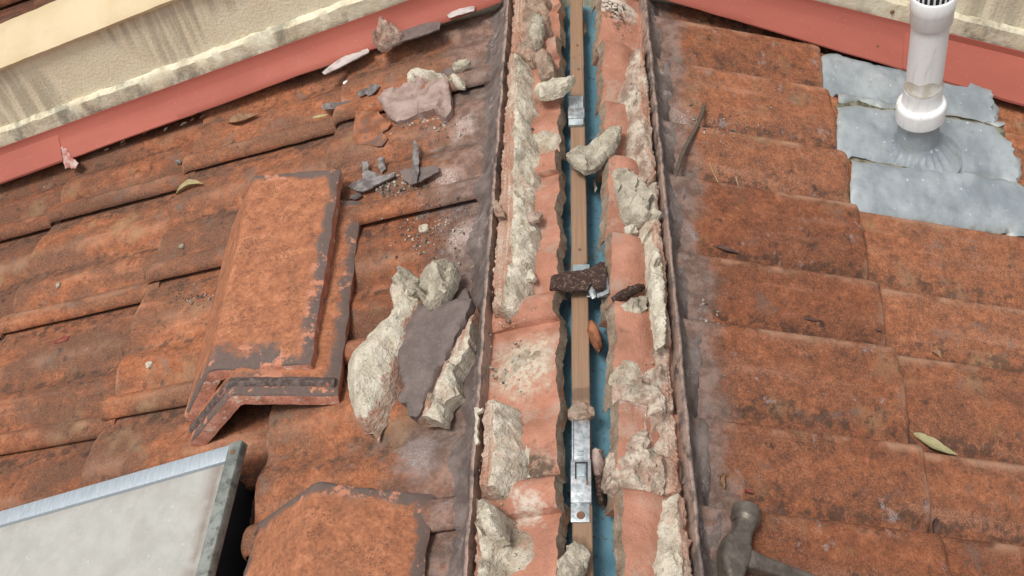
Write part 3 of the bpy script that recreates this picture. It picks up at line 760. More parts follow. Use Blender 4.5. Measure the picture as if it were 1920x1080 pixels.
# ------------------------------------------------------------------ loose ridge caps
def ridge_cap(lab, loc, rot, L_=.2965, w=.1085, th=math.radians(123.7), T=.015):
    M_ = Matrix.Rotation(math.radians(rot[0]), 4, 'Z') @ Matrix.Rotation(math.radians(rot[1]), 4, 'X') @ Matrix.Rotation(math.radians(rot[2]), 4, 'Y')
    M_.translation = Vector(loc)
    root = empty('ridge_tile', loc)
    hx, hz = math.sin(th / 2), -math.cos(th / 2)
    # cross-section: rounded apex, rounded rims; u runs from left rim to right rim
    def top(u):
        a = abs(u) * w; sg = 1 if u > 0 else -1
        r = .010
        if a < r:                                   # rounded apex
            k = a / r; z = hz * (r * (.30 + .70 * k * k)); return sg * hx * a, z, a
        return sg * hx * a, hz * a, a
    us = np.concatenate([np.linspace(-1, -.2, 14), np.linspace(-.14, .14, 9), np.linspace(.2, 1, 14)])
    ys = np.concatenate([[0, .0015, .004], np.linspace(.010, L_ - .01, 34), [L_ - .004, L_ - .0015, L_]])
    nu = len(us); V = []; A = []
    sd = random.random() * 30
    def rim(u, y):
        dr = min((1 - abs(u)) * w, y, L_ - y)
        return dr
    for y in ys:
        for u in us:
            x, z, a = top(u)
            dr = rim(u, y)
            rd = max(0, 1 - dr / .004); z -= .0030 * (1 - math.sqrt(max(0, 1 - rd * rd)))
            ed = .002 * nz((u * 3, y * 30, sd), 1.6, 3) if abs(u) > .98 else 0
            ey = .0022 * nz((x * 30, sd, 0), 1.8, 3) if y in (0, L_) else 0
            V.append((x + ed, y + ey, z + .0008 * nz((x, y, sd), 45, 3)))
            A.append(max(0, 1 - dr / .024) if y > L_ * .5 or abs(u) > .7 else max(0, 1 - dr / .055))
    n0 = len(V)
    V2 = []
    for (x, y, z) in V:
        # offset inwards along the flank normal
        sg = 1 if x > 0 else -1
        f_ = min(1, abs(x) / .012)
        V2.append((x - sg * f_ * T * -hz * .9, y, z - T * (hx * f_ + (1 - f_) * 1.15) - .0007 * nz((x, y, sd + 5), 60, 3)))
    ny_ = len(ys); F = grid_faces(ny_, nu); mi = [0] * len(F)
    F2 = [tuple(n0 + q for q in reversed(f)) for f in F]; F += F2; mi += [2] * len(F2)
    for a in range(nu - 1):
        F.append((a, a + 1, n0 + a + 1, n0 + a)); mi.append(1)
        b = (ny_ - 1) * nu + a; F.append((b, b + 1, n0 + b + 1, n0 + b)); mi.append(1)
    for a in range(ny_ - 1):
        F.append((a * nu, (a + 1) * nu, n0 + (a + 1) * nu, n0 + a * nu)); mi.append(1)
        b = a * nu + nu - 1; F.append((b, b + nu, n0 + b + nu, n0 + b)); mi.append(1)
    pts = [M_ @ Vector(q) for q in V + V2]
    link('cap_shell', pts, F, ['ridge_cap_clay', 'cap_end_clay', 'cap_mauve'], root, mi, angle=40, attr=A + A)
    return tag(root, lab, 'ridge tile', 'loose ridge caps set aside on the left slope'), M_
up_, Mu = ridge_cap('upper of the two stacked terracotta ridge caps on the left tiles', (-.390, -.1124, -.0495), (2.44, -1.78, -29.61))
lo_, Ml = ridge_cap('lower terracotta ridge cap peeking out under another cap on the left', (-.3581, -.1440, -.0466), (3.36, -4.18, -21.28))
b3_, Mb = ridge_cap('single terracotta ridge cap lying at the bottom beside the skylight', (-.2475, -.5500, .0095), (-.6, -6.0, -15.9))
# raised collar near the front end of the lower cap and pointing crust on it
def capband(root, M_, y0, y1, h, mat, name, w=.1085, th=math.radians(123.7), u0=-.96, u1=.97):
    hx, hz = math.sin(th / 2), -math.cos(th / 2); v = []
    us = np.linspace(u0, u1, 40); cr = ((y0, .0004), (y0 + .002, h), (y1 - .004, h), (y1, .0003))
    for u in us:
        for (y, q) in cr:
            a = abs(u) * w; sg = 1 if u > 0 else -1; f_ = min(1, a / .012)
            yy = y + .002 * nz((u, y, 3), 6, 3)
            v.append(M_ @ Vector((sg * hx * a + sg * f_ * -hz * q, yy, hz * a + q * (hx * f_ + 1 - f_) + (0 if a > .01 else -hz * -.001))))
    return link(name, v, grid_faces(len(us), 4), mat, root, angle=60)
capband(lo_, Ml, .010, .022, .0042, 'cap_mauve', 'end_rib')

# ------------------------------------------------------------------ skylight lower left
sk = empty('skylight', pt(-1, .5, -.35, .05))
tag(sk, 'roof skylight with milky pane and grey metal frame in the lower left', 'skylight')
HS = .052
A0 = at(456, 826, -1, HS); A1 = at(0, 958, -1, HS); A2 = at(392, 1080, -1, HS)
A0 = Vector(A0); du = (Vector(A1) - A0).normalized(); dv = (Vector(A2) - A0).normalized()
def sp(a, b, h): q = A0 + du * a + dv * b; return pt(-1, q.x, q.y, h)
LU, LV = .62, .50
vz = nrm(-1)
# top bar and side bar
box('top_bar', sp(.0125, .001, HS - .010), sp(LU, .001, HS) - sp(.0125, .001, HS), sp(0, .0195, HS) - sp(0, .001, HS), vz * .011, 'frame_metal', sk, .0008)
sb_ = box('side_bar', sp(0, 0, HS - .009), sp(.0150, 0, 0) - sp(0, 0, 0), sp(0, LV, 0) - sp(0, 0, 0), vz * .0115, 'frame_weathered', sk, .0012)
box('upstand', sp(.022, .022, -.03), sp(LU - .05, 0, 0) - sp(0, 0, 0), sp(0, LV - .05, 0) - sp(0, 0, 0), vz * .064, 'grille_dark', sk, .001)
box('lower_bar', sp(.0195, LV - .02, HS - .045), sp(LU, 0, 0) - sp(.0195, 0, 0), sp(0, .02, 0) - sp(0, 0, 0), vz * .046, 'frame_metal', sk, .0008)
v = []; sm = []
for a in np.linspace(.0140, LU, 50):
    for b in np.linspace(.0185, LV - .018, 50):
        v.append(sp(a, b, HS - .004)); d_ = min(a - .0185, b - .0185)
        sm.append(max(0, 1 - abs(a - .0285) / .012) if a < .06 and b > .012 else (max(0, 1 - abs(b - .0225) / .006) * .8))
link('pane', v, grid_faces(50, 50), 'milky_pane', sk, attr=sm)
q = sp(.0075, .0125, HS + .0024); revolve('screw', q, vz, [(.0001, .0016), (.0022, .0014), (.0028, .0004), (.003, 0)], 'rust', sb_, n=16)
box('hole_shade_sheet', sp(-.035, .02, -.022), sp(.05, 0, 0) - sp(0, 0, 0), sp(0, LV - .1, 0) - sp(0, 0, 0), vz * .002, 'cap_mauve', sk, .0004)  # added dark sheet, its colour stands in for deep shade in the hole
# broken terracotta in the hole beside it
tag(slab('tile_shard', [(447, 960), (455, 930), (480, 925), (486, 940), (470, 990), (455, 1010), (445, 1000)], -1, -.02, .012, 'clay_flake'), 'broken terracotta shard in the dark hole right of the skylight', 'shard')

# ------------------------------------------------------------------ lead flashing and vent pipe (right)
ld = empty('lead_flashing', pt(1, .45, .22, .02))
tag(ld, 'blue grey lead sheet flashing dressed over the tiles round the pipe', 'flashing')
LE = [[(1533, 118), (1545, 112), (1562, 110), (1572, 118), (1600, 128), (1650, 138), (1700, 148), (1765, 155), (1800, 163), (1825, 185), (1855, 195), (1868, 212), (1866, 258), (1850, 262), (1830, 250), (1780, 240), (1745, 235), (1690, 222), (1640, 218), (1600, 203), (1565, 206), (1560, 182), (1535, 172)],
      [(1565, 211), (1600, 212), (1640, 222), (1690, 227), (1745, 239), (1790, 249), (1840, 262), (1868, 285), (1905, 305), (1912, 325), (1908, 362), (1895, 365), (1870, 345), (1830, 340), (1790, 337), (1720, 328), (1690, 318), (1640, 312), (1588, 304), (1586, 285), (1563, 278)],
      [(1588, 311), (1640, 320), (1700, 330), (1760, 340), (1830, 350), (1870, 352), (1890, 368), (1925, 385), (1960, 400), (1975, 430), (1970, 480), (1920, 465), (1895, 458), (1888, 443), (1840, 437), (1790, 432), (1740, 420), (1700, 412), (1650, 405), (1590, 392)]]
SMIN[0] = .346
for n_, out in enumerate(LE):
    def hf(x, y, d, n_=n_):
        e = min(1, d / .006)
        return .0022 + .0045 * e * e * (3 - 2 * e) + .0030 * nz((x, y, n_), 24, 3) + .0018 * abs(nz((x * .6, y, n_ + 4), 60, 2))
    slab('lead_sheet', out, 1, .0005, .003, 'lead', ld, res=.005, namp=.0006, nsc=60, jag=.0018, drape=True, hfun=hf, sfun=lambda x, y, d: max(0, 1 - d / .006), angle=60, seed=30 + n_)
for out in ([(1562, 203), (1600, 200), (1640, 214), (1690, 220), (1745, 233), (1790, 243), (1845, 256), (1862, 262), (1868, 290), (1840, 266), (1790, 253), (1745, 243), (1690, 231), (1640, 226), (1600, 216), (1563, 214)],
            [(1586, 300), (1640, 309), (1690, 315), (1720, 325), (1790, 334), (1830, 337), (1870, 342), (1895, 362), (1890, 372), (1870, 356), (1830, 353), (1760, 343), (1700, 333), (1640, 323), (1588, 314)]):
    slab('grime_seam', out, 1, .0002, .002, 'lead_grime', ld, res=.004, namp=.0012, jag=.002, drape=True)
SMIN[0] = 0
PB = pt(1, *at(1717, 285, 1, .02), .02); PD = Vector((-.155, 0, 1)).normalized()
def wr(r, t, th):
    if r > .028: return r, t + .0040 * math.sin(th * 21 + 2 * math.sin(th * 3)) * max(0, 1 - abs(r - .037) / .014) + .001
    return r + .0005 * math.sin(th * 9), t
revolve('pipe_collar', PB, PD, [(.056, -.012), (.049, -.004), (.042, .003), (.036, .010), (.031, .015), (.0270, .021), (.0252, .027), (.0240, .045), (.0232, .066)], 'lead', ld, n=72, fun=wr, angle=70)
pv = empty('vent_pipe', PB + PD * .05)
tag(pv, 'white plastic vent pipe with slotted cap standing on the lead flashing', 'pipe')
revolve('socket', PB, PD, [(.0225, .060), (.0272, .0602), (.0286, .0615), (.0288, .0635), (.0288, .081), (.0284, .0835), (.0262, .0865), (.0236, .0878), (.0226, .0895), (.0222, .104), (.0222, .110), (.0205, .1105)], 'white_pvc', pv, n=64, angle=30)
revolve('glue_ring', PB, PD, [(.0206, .108), (.0212, .1102), (.0224, .1115), (.0222, .1135), (.0209, .116), (.02065, .127)], 'pvc_glue', pv, n=48, fun=lambda r, t, th: (r, t + (.004 * math.sin(th * 2 + .5) + .002 * math.sin(th * 5) if t > .12 else .0012 * math.sin(th * 3))))
revolve('pipe_body', PB, PD, [(.0205, .06), (.0205, .15), (.0205, .215)], 'white_pvc', pv, n=64)
cr_ = revolve('cap_ring', PB + PD * .012, PD, [(.0206, .1935), (.0222, .194), (.0230, .1955), (.0230, .211), (.0236, .213), (.0238, .218), (.0236, .229), (.0228, .2305), (.021, .231)], 'white_pvc', pv, n=64, angle=30)
revolve('cap_core', PB + PD * .012, PD, [(.0185, .222), (.0185, .246), (.010, .262), (.0001, .264)], 'grille_dark', pv, n=32)
a_ = PD.orthogonal().normalized(); b_ = PD.cross(a_)
for k in range(22):
    th = 2 * math.pi * k / 22; rd = a_ * math.cos(th) + b_ * math.sin(th); tn = PD.cross(rd)
    st = []
    for (r, t, w_) in ((.0205, .2285, .0012), (.0212, .240, .0012), (.0190, .2500, .0011), (.0145, .2585, .001), (.0085, .2640, .0009), (.004, .266, .0008)):
        st.append((PB + PD * (t + .012) + rd * r, tn * w_, rd * .0012 + PD * .0008))
    loft('vane', st, 'white_pvc', cr_, 8)
revolve('vane_tip', PB + PD * .012, PD, [(.006, .2640), (.006, .2668), (.003, .2678), (.0001, .268)], 'white_pvc', pv, n=20)
q = pt(1, .44, .247, .0)
x, y = at(1645, 86, 1, .045); revolve('screw', pt(1, x, y, .0445), nrm(1), [(.0001, .0016), (.002, .0014), (.0026, 0)], 'rust', fr, n=14)
x, y = at(1673, 22, 1, .07)
d_ = ray(1673, 22); t_ = (YWALL - .006 - CAM.y) / d_.y; X = CAM + d_ * t_
revolve('screw', X, (0, -1, 0), [(.0001, .0025), (.0022, .002), (.003, 0)], 'rust', wall, n=14)

# ------------------------------------------------------------------ hammer
hm = empty('hammer', pt(1, *at(1385, 1030, 1, .03), .03)); tag(hm, 'worn grey steel claw hammer lying on the tiles in the bottom right', 'hammer')
HH = .033; N_ = nrm(1)
def hp(px, py, h=HH): q = at(px, py, 1, h); return pt(1, q[0], q[1], h)
def hloft(name, st, mat, power=2.0, n=28):
    P_ = [hp(a, b, HH + dh) for a, b, w_, t_, dh in st]; out = []
    for i, (a, b, w_, t_, dh) in enumerate(st):
        d = (P_[min(i + 1, len(P_) - 1)] - P_[max(i - 1, 0)]).normalized()
        u_ = d.cross(N_).normalized(); v_ = u_.cross(d).normalized()
        out.append((P_[i], u_ * w_ * .78, v_ * t_ * .85))
    return loft(name, out, mat, hm, n, power=power, angle=28)
hloft('poll', [(1401, 953, .0118, .0118, 0), (1401, 953.5, .0140, .0140, 0), (1400.5, 956, .0160, .0160, 0), (1400, 957, .0162, .0162, 0), (1397, 976, .0162, .0162, 0), (1396.5, 978, .0158, .0158, 0), (1395, 984, .0128, .0128, 0), (1394.5, 985, .0124, .0124, 0)], 'hammer_steel', 2.0, 40)
hloft('head', [(1395, 983, .0118, .0122, 0), (1392, 994, .0108, .0112, 0), (1388, 1006, .0112, .0112, 0), (1383, 1018, .0140, .0118, 0), (1381, 1021, .0158, .0122, 0), (1377, 1038, .0172, .0126, 0), (1374, 1056, .0158, .0126, 0), (1372, 1074, .0126, .0130, 0), (1372, 1094, .0098, .0135, 0), (1378, 1119, .0078, .0140, 0), (1390, 1146, .0056, .0143, -.001), (1408, 1172, .0034, .0143, -.002), (1428, 1194, .0014, .0136, -.003)], 'hammer_steel', 3.6, 36)
hloft('shaft', [(1386, 1046, .0120, .0100, 0), (1398, 1050, .0118, .0098, 0), (1415, 1056, .0104, .0086, 0), (1440, 1064, .0092, .0074, 0), (1475, 1076, .0086, .0066, 0), (1530, 1096, .0084, .0064, 0), (1640, 1136, .0086, .0066, 0), (1700, 1158, .0090, .007, 0)], 'hammer_steel', 4.0, 36)
hloft('grip', [(1690, 1154, .012, .010, 0), (1700, 1158, .0165, .014, 0), (1780, 1188, .0170, .0145, 0), (1860, 1218, .0160, .014, 0), (1940, 1248, .0178, .0145, 0), (1990, 1267, .0170, .014, 0), (1998, 1270, .012, .010, 0)], 'grip_rubber', 2.4)

# ------------------------------------------------------------------ metal straps on the batten
def zbox(name, px0, py0, px1, py1, z0, z1, mat, parent, bev=.0004):
    x0, y0 = at(px0, py1, 0, z1); x1, y1 = at(px1, py1, 0, z1); x2, y2 = at(px0, py0, 0, z1)
    return box(name, (x0, y0, z0), (x1 - x0, 0, 0), (x2 - x0, y2 - y0, 0), (0, 0, z1 - z0), mat, parent, bev)
c1 = empty('metal_clip', (*at(1080, 205, 0, -.008), -.012)); tag(c1, 'small galvanised metal clip on the batten near the top', 'clip')
zbox('clip_base', 1066, 180, 1094, 234, -.0118, -.0075, 'dull_zinc', c1)
zbox('clip_plate', 1065, 203, 1096, 221, -.0074, -.0055, 'galvanised', c1)
for k in range(4): zbox('clip_rib', 1072 + k * 5, 184, 1074.5 + k * 5, 201, -.0074, -.0066, 'galvanised', c1, .0002)
c3 = empty('metal_bracket', (*at(1089, 880, 0, -.006), -.012)); tag(c3, 'long galvanised adjustable strap bracket screwed to the lower batten', 'bracket')
zbox('upper_strap', 1072, 783, 1106, 872, -.0118, -.0088, 'galvanised', c3)
zbox('upper_rail', 1072, 784, 1075, 862, -.0087, -.0070, 'galvanised', c3, .0003); zbox('upper_rail', 1103, 784, 1106, 862, -.0087, -.0070, 'galvanised', c3, .0003)
zbox('lower_strap', 1070, 862, 1109, 942, -.0110, -.0058, 'galvanised', c3)
ft_ = zbox('foot', 1070, 940, 1106, 979, -.0119, -.0098, 'galvanised', c3)
for py in (845, 852, 859): zbox('ridge_rib', 1082, py - 2, 1094, py + 1, -.0087, -.0076, 'dull_zinc', c3, .0003)
zbox('slot', 1078, 868, 1081, 908, -.006, -.0056, 'grille_dark', c3, 0); zbox('slot', 1099, 868, 1102, 908, -.006, -.0056, 'grille_dark', c3, 0)
zbox('slot', 1078, 866, 1102, 869, -.006, -.0055, 'grille_dark', c3, 0)
zbox('slot_end', 1077.5, 898, 1082, 909, -.0058, -.0052, 'white_flake', c3, .0002); zbox('slot_end', 1099, 899, 1103, 909, -.0058, -.0052, 'rust', c3, .0002)
zbox('tongue', 1083, 872, 1097, 893, -.0058, -.0044, 'dull_zinc', c3, .0004)
x, y = at(1089, 966, 0, -.0098); revolve('screw', (x, y, -.0098), (0, 0, 1), [(.0001, .0010), (.0030, .0012), (.0036, .0004), (.0037, 0)], 'rust', ft_, n=20)
c2 = empty('metal_clip', (*at(1090, 510, 0, -.006), -.012)); tag(c2, 'bent galvanised clip half hidden under the dark flake on the batten', 'clip')
zbox('clip_base', 1074, 496, 1106, 545, -.0118, -.0085, 'dull_zinc', c2)
zbox('clip_tab', 1100, 528, 1141, 556, -.0105, -.0080, 'galvanised', c2)
slab('clip_fold', [(1104, 522), (1112, 524), (1118, 556), (1110, 560), (1103, 545)], 0, -.002, .003, 'galvanised', c2, res=.003, namp=.0003, jag=.0003)
slab('clip_fold', [(1130, 520), (1140, 519), (1142, 548), (1120, 558), (1119, 550), (1133, 545)], 0, -.002, .003, 'galvanised', c2, res=.003, namp=.0003, jag=.0003)

# ------------------------------------------------------------------ loose pieces on and beside the ridge
def chunk(lab, out, side, h0, H, mat, cat='mortar', name='mortar_chunk', group='loose mortar pieces', **kw):
    if 'mortar' in mat:
        kw.setdefault('chp', H * .38); kw.setdefault('chs', 62); kw.setdefault('angle', 30); kw['edge'] = max(.62, kw.get('edge', .35)); kw['bev'] = min(.006, kw.get('bev', .006)); kw['res'] = min(.0026, kw.get('res', .004)); kw['namp'] = kw.get('namp', .0015) * .5; kw.setdefault('jag', .002)
    return tag(slab(name, out, side, h0, H, mat, None, **kw), lab, cat, group)
chunk('flat pointed grey mortar chunk bridging the gap and batten near the top', [(1062, 290), (1072, 280), (1098, 274), (1122, 256), (1142, 240), (1166, 237), (1164, 256), (1154, 284), (1135, 300), (1116, 316), (1095, 321), (1074, 308)], 0, .004, .013, 'mortar_grey', namp=.003, nsc=70, bev=.010, res=.003)
chunk('leaf shaped pale mortar wedge poking over the batten beside the long bed', [(1001, 173), (1010, 160), (1040, 150), (1060, 145), (1076, 142), (1072, 152), (1052, 171), (1030, 180), (1008, 180)], -1, 0.028, .014, 'mortar_bone', namp=.003, nsc=80, bev=.010, res=.003)
chunk('small terracotta and mortar block above the leaf shaped wedge', [(1002, 104), (1024, 97), (1034, 104), (1040, 135), (1030, 148), (1012, 146)], -1, 0.024, .018, 'mortar_brown', name='mortar_block', namp=.002, bev=.005, edge=.7, res=.003)
o = chunk('long angular mortar wedge with clay streaked face on the right strip', [(1147, 320), (1160, 316), (1188, 326), (1205, 350), (1222, 385), (1238, 412), (1232, 420), (1208, 418), (1180, 412), (1168, 395), (1158, 360)], 1, 0.020, .020, 'mortar_grey', namp=.002, bev=.012, edge=.35, res=.003,
      sfun=lambda x, y, d: 1.0 if x - .066 + .55 * (y - .10) > 0 else 0, tiltv=(.15, 0))
chunk('dark brown weathered flake lying across the batten on a clip', [(1030, 542), (1034, 518), (1060, 508), (1090, 506), (1112, 500), (1125, 490), (1134, 492), (1138, 520), (1136, 540), (1118, 540), (1106, 530), (1100, 545), (1070, 546), (1044, 542)], 0, .001, .006, 'dark_flake', 'flake', 'flake', None, namp=.0012, bev=.003, edge=.6, res=.003)
chunk('dark purple flake beside grey rubble on the right strip', [(1148, 556), (1160, 545), (1185, 533), (1208, 529), (1212, 538), (1195, 548), (1170, 560), (1152, 564)], 1, 0.026, .007, 'dark_flake', 'flake', 'flake', None, namp=.0015, bev=.004, res=.003)
chunk('small grey mortar lump under the dark purple flake', [(1164, 574), (1180, 560), (1205, 553), (1216, 556), (1214, 578), (1200, 588), (1180, 584)], 1, 0.024, .012, 'mortar_grey', namp=.004, nsc=110, bev=.008, res=.0028)
chunk('brown and orange tile shard fallen in the gap right of the batten', [(1099, 606), (1110, 600), (1118, 606), (1130, 625), (1131, 645), (1122, 656), (1112, 640), (1098, 626)], 0, -.022, .016, 'clay_flake', 'shard', 'tile_shard', 'shards fallen in the ridge gap', namp=.002, bev=.005, res=.003, sfun=lambda x, y, d: 0)
chunk('pinkish cracked clay shard in the gap beside the metal bracket', [(1107, 842), (1118, 836), (1130, 842), (1133, 870), (1128, 890), (1114, 886), (1108, 870)], 0, -.020, .013, 'pink_mauve', 'shard', 'tile_shard', 'shards fallen in the ridge gap', namp=.002, bev=.005, res=.003)
chunk('dark brown shard hanging below the pinkish one beside the bracket', [(1112, 888), (1128, 885), (1134, 905), (1136, 940), (1130, 952), (1120, 935), (1114, 912)], 0, -.026, .012, 'dark_flake', 'shard', 'tile_shard', 'shards fallen in the ridge gap', namp=.002, bev=.005, res=.003)
chunk('crumpled clay coloured lump sitting on top end of the long bracket', [(1064, 770), (1072, 758), (1085, 754), (1100, 756), (1112, 764), (1114, 778), (1104, 787), (1076, 786), (1066, 780)], 0, -.012, .010, 'mortar_brown', namp=.006, nsc=90, bev=.006, res=.0026)
chunk('round sandy mortar lump on the batten at the bottom edge', [(1046, 1048), (1062, 1040), (1064, 1022), (1080, 1014), (1098, 1024), (1106, 1042), (1104, 1062), (1086, 1085), (1060, 1096), (1042, 1080)], 0, -.006, .020, 'mortar_grey', namp=.007, nsc=90, bev=.014, edge=.3, res=.0026)
chunk('grey pebble of mortar in the gap under the flat pointed chunk', [(1113, 340), (1118, 334), (1120, 350), (1117, 362)], 0, -.028, .005, 'mortar_grey', res=.002, bev=.003)
chunk('small pale mortar crumb on clean tile beside the long left bed', [(986, 507), (996, 503), (1003, 518), (997, 526), (987, 522)], -1, 0.024, .010, 'mortar_bone', res=.0026, bev=.006, namp=.002)
chunk('pair of white mortar crumbs below the streaked wedge on the right', [(1172, 427), (1180, 420), (1194, 425), (1196, 435), (1180, 438)], 1, 0.024, .008, 'mortar_bone', res=.0024, bev=.004, namp=.004, nsc=160)
chunk('jagged brown splinter sticking out left of the long mortar bed', [(922, 378), (930, 376), (945, 395), (946, 408), (930, 404)], -1, 0.044, .006, 'mortar_brown', 'mortar', 'mortar_splinter', res=.0026, bev=.003, namp=.001)
chunk('pink mortar splinter sticking out right of the long mortar bed', [(988, 402), (1000, 396), (1016, 400), (1012, 410), (996, 418), (986, 412)], -1, 0.032, .007, 'mortar_pink', 'mortar', 'mortar_splinter', res=.0026, bev=.003, namp=.002)
chunk('dark reddish leaf scrap fallen in the gap at the top', [(1092, 36), (1098, 44), (1100, 58), (1094, 66), (1089, 54)], 0, -.024, .003, 'leaf_brown', 'leaf', 'leaf_scrap', None, res=.003, namp=.001, bev=.002)
chunk('thin mortar sliver standing at the head of the smooth cream bed', [(888, 764), (905, 764), (903, 770), (896, 774), (897, 830), (891, 832), (890, 775)], -1, 0.038, .006, 'mortar_bone', 'mortar', 'mortar_splinter', res=.003, bev=.002)
# pale lumps standing proud on the beds
for out, side, h0, H, mat, lab in (
    ([(990, 60), (1000, 30), (1012, 25), (1020, 45), (1015, 75), (1005, 95), (998, 88)], -1, 0.036, .012, 'mortar_grey', 'smooth grey mortar lump on the mossy bed at the top'),
    ([(902, 945), (915, 940), (935, 955), (940, 985), (945, 1010), (930, 1018), (910, 1005), (900, 975)], -1, 0.032, .022, 'mortar_bone', 'rounded cream mortar lump at the bottom left of the ridge'),
    ([(1222, 470), (1236, 465), (1244, 520), (1250, 600), (1248, 645), (1236, 652), (1228, 600), (1220, 530)], 1, 0.034, .018, 'mortar_bone', 'long pale mortar finger in the middle of the right bed')):
    chunk(lab, out, side, h0, H, mat, namp=.004, nsc=70, bev=.012, edge=.25, res=.003)

# bone shaped mortar on the left slope
bn = empty('mortar_bone_piece', pt(-1, *at(740, 660, -1, .02), .012)); bn.name = 'mortar_piece'
tag(bn, 'large bone shaped cream mortar piece lying left of the mauve slab', 'mortar', 'loose mortar pieces')
def bonef(x, y, d): return .034 * math.sqrt(min(1, d / .026)) + .010 * (1 if d > .004 else d / .004)
slab('body', [(733, 540), (745, 528), (775, 530), (790, 545), (795, 575), (778, 592), (768, 615), (764, 640), (750, 668), (742, 700), (727, 740), (712, 770), (700, 790), (690, 810), (681, 796), (664, 795), (655, 770), (646, 735), (648, 690), (664, 652), (700, 622), (730, 600), (736, 580), (728, 556)], -1, .012, .034, 'mortar_bone', bn, namp=.004, nsc=26, hfun=bonef, chp=.0035, chs=24, angle=32, jag=.002, res=.0036, sfun=lambda x, y, d: .7 if d < .006 else 0)
slab('lump', [(733, 512), (750, 505), (768, 506), (782, 520), (784, 540), (770, 552), (748, 546), (734, 530)], -1, .034, .020, 'mortar_grey', bn, namp=.004, nsc=80, bev=.014, res=.0026, chp=.010, chs=75, angle=32, edge=.5)
slab('lump', [(785, 520), (802, 506), (832, 488), (848, 489), (853, 500), (846, 525), (832, 550), (818, 566), (800, 576), (786, 560)], -1, .028, .028, 'mortar_grey', bn, namp=.004, nsc=60, bev=.016, res=.0026, chp=.012, chs=60, angle=32, edge=.5)
# mauve slab with mortar edge
ms = empty('pointing_slab', pt(-1, *at(820, 680, -1, .02), .012)); tag(ms, 'broken mauve painted pointing slab with cream mortar edge beside the bone shaped piece', 'slab')
slab('painted_face', [(767, 580), (774, 569), (798, 575), (826, 577), (853, 570), (893, 572), (880, 605), (862, 640), (842, 680), (820, 720), (800, 760), (784, 790), (771, 784), (765, 760), (747, 753), (760, 730), (750, 703), (745, 670), (748, 630), (762, 605)], -1, .014, .022, 'mauve_paint', ms, namp=.0016, nsc=26, jag=.0025, bev=.003, edge=.85, res=.0042, tiltv=(-.12, 0))
_a = Vector(at(897, 573, -1, .026)); _b = Vector(at(783, 789, -1, .026)); _n = (_b - _a).normalized(); _n = Vector((-_n.y, _n.x))
mesf = lambda x, y, d: 1.0 - smooth01((abs((Vector((x, y)) - _a).dot(_n)) - .008) / .006)
slab('mortar_edge', [(896, 573), (899, 585), (890, 620), (888, 640), (886, 658), (872, 680), (858, 703), (861, 738), (838, 763), (828, 793), (783, 789), (802, 755), (822, 718), (843, 678), (863, 640), (882, 605)], -1, .012, .024, 'mortar_cream', ms, namp=.003, nsc=60, jag=.0025, res=.0032,
     hfun=lambda x, y, d: .016 + .010 * min(1, abs((Vector((x, y)) - _a).dot(_n)) / .010) - .010 * smooth01((abs((Vector((x, y)) - _a).dot(_n)) - .014) / .02), chp=.006, chs=70, angle=32, sfun=mesf, tiltv=(.0, 0))
chunk('mauve pointing flake tucked behind the painted slab', [(838, 560), (852, 545), (872, 540), (880, 560), (872, 575), (845, 578)], -1, .016, .004, 'mauve_paint', 'flake', 'pointing_flake', 'loose pointing flakes', bev=.002, res=.004)

# pieces further up the left slope
pk = empty('pointing_lump', pt(-1, *at(780, 190, -1, .02), .012)); tag(pk, 'curved pinkish mauve pointing lump with cream rim on the upper left tiles', 'lump')
slab('shell', [(710, 189), (735, 172), (767, 157), (780, 145), (810, 140), (840, 145), (844, 175), (847, 208), (838, 224), (826, 222), (815, 205), (802, 212), (780, 217), (760, 225), (745, 230), (732, 225), (720, 205)], -1, .014, .015, 'pink_mauve', pk, namp=.005, nsc=30, bev=.005, edge=.75, jag=.002, res=.0030, chp=.004, chs=30, angle=36)
slab('rim', [(764, 156), (768, 138), (785, 132), (808, 133), (842, 143), (838, 149), (810, 146), (785, 148), (772, 158)], -1, .014, .022, 'mortar_bone', pk, namp=.003, nsc=90, bev=.006, jag=.002, res=.003)
slab('stone', [(842, 140), (858, 139), (870, 150), (869, 162), (855, 161), (846, 152)], -1, .016, .012, 'mortar_bone', pk, namp=.003, nsc=90, bev=.007, res=.003)
FL = 'loose pointing flakes'
chunk('square rusty orange clay flake left of the pinkish lump', [(670, 212), (712, 212), (720, 222), (733, 232), (726, 242), (717, 247), (726, 258), (714, 272), (690, 270), (664, 270), (661, 255)], -1, .022, .003, 'clay_flake', 'flake', 'clay_flake', None, bev=.001, edge=.9, namp=.002, nsc=30, res=.004, tiltv=(0, .08))
chunk('forked mauve grey flake by the far end of the stacked caps', [(679, 304), (690, 303), (692, 320), (716, 330), (741, 323), (740, 332), (720, 340), (705, 347), (696, 355), (680, 360), (666, 358), (652, 349), (681, 334)], -1, .020, .003, 'grey_flake', 'flake', 'pointing_flake', FL, bev=.001, edge=.9, namp=.0006, nsc=40, res=.004)
chunk('small upright grey flake above the forked flake', [(708, 298), (720, 293), (721, 315), (713, 322), (709, 312)], -1, .022, .003, 'grey_flake', 'flake', 'pointing_flake', FL, bev=.001, res=.003, tiltv=(0, .1))
chunk('thin grey sliver beneath the forked flake', [(653, 369), (662, 362), (676, 360), (677, 366), (662, 373)], -1, .016, .005, 'grey_flake', 'flake', 'pointing_flake', FL, bev=.002, res=.003)
chunk('long narrow grey splinter standing across an orange tile roll', [(773, 268), (777, 262), (782, 270), (785, 300), (784, 325), (779, 343), (774, 330), (773, 300)], -1, .022, .003, 'grey_flake', 'splinter', 'pointing_splinter', None, bev=.001, res=.003, namp=.0006)
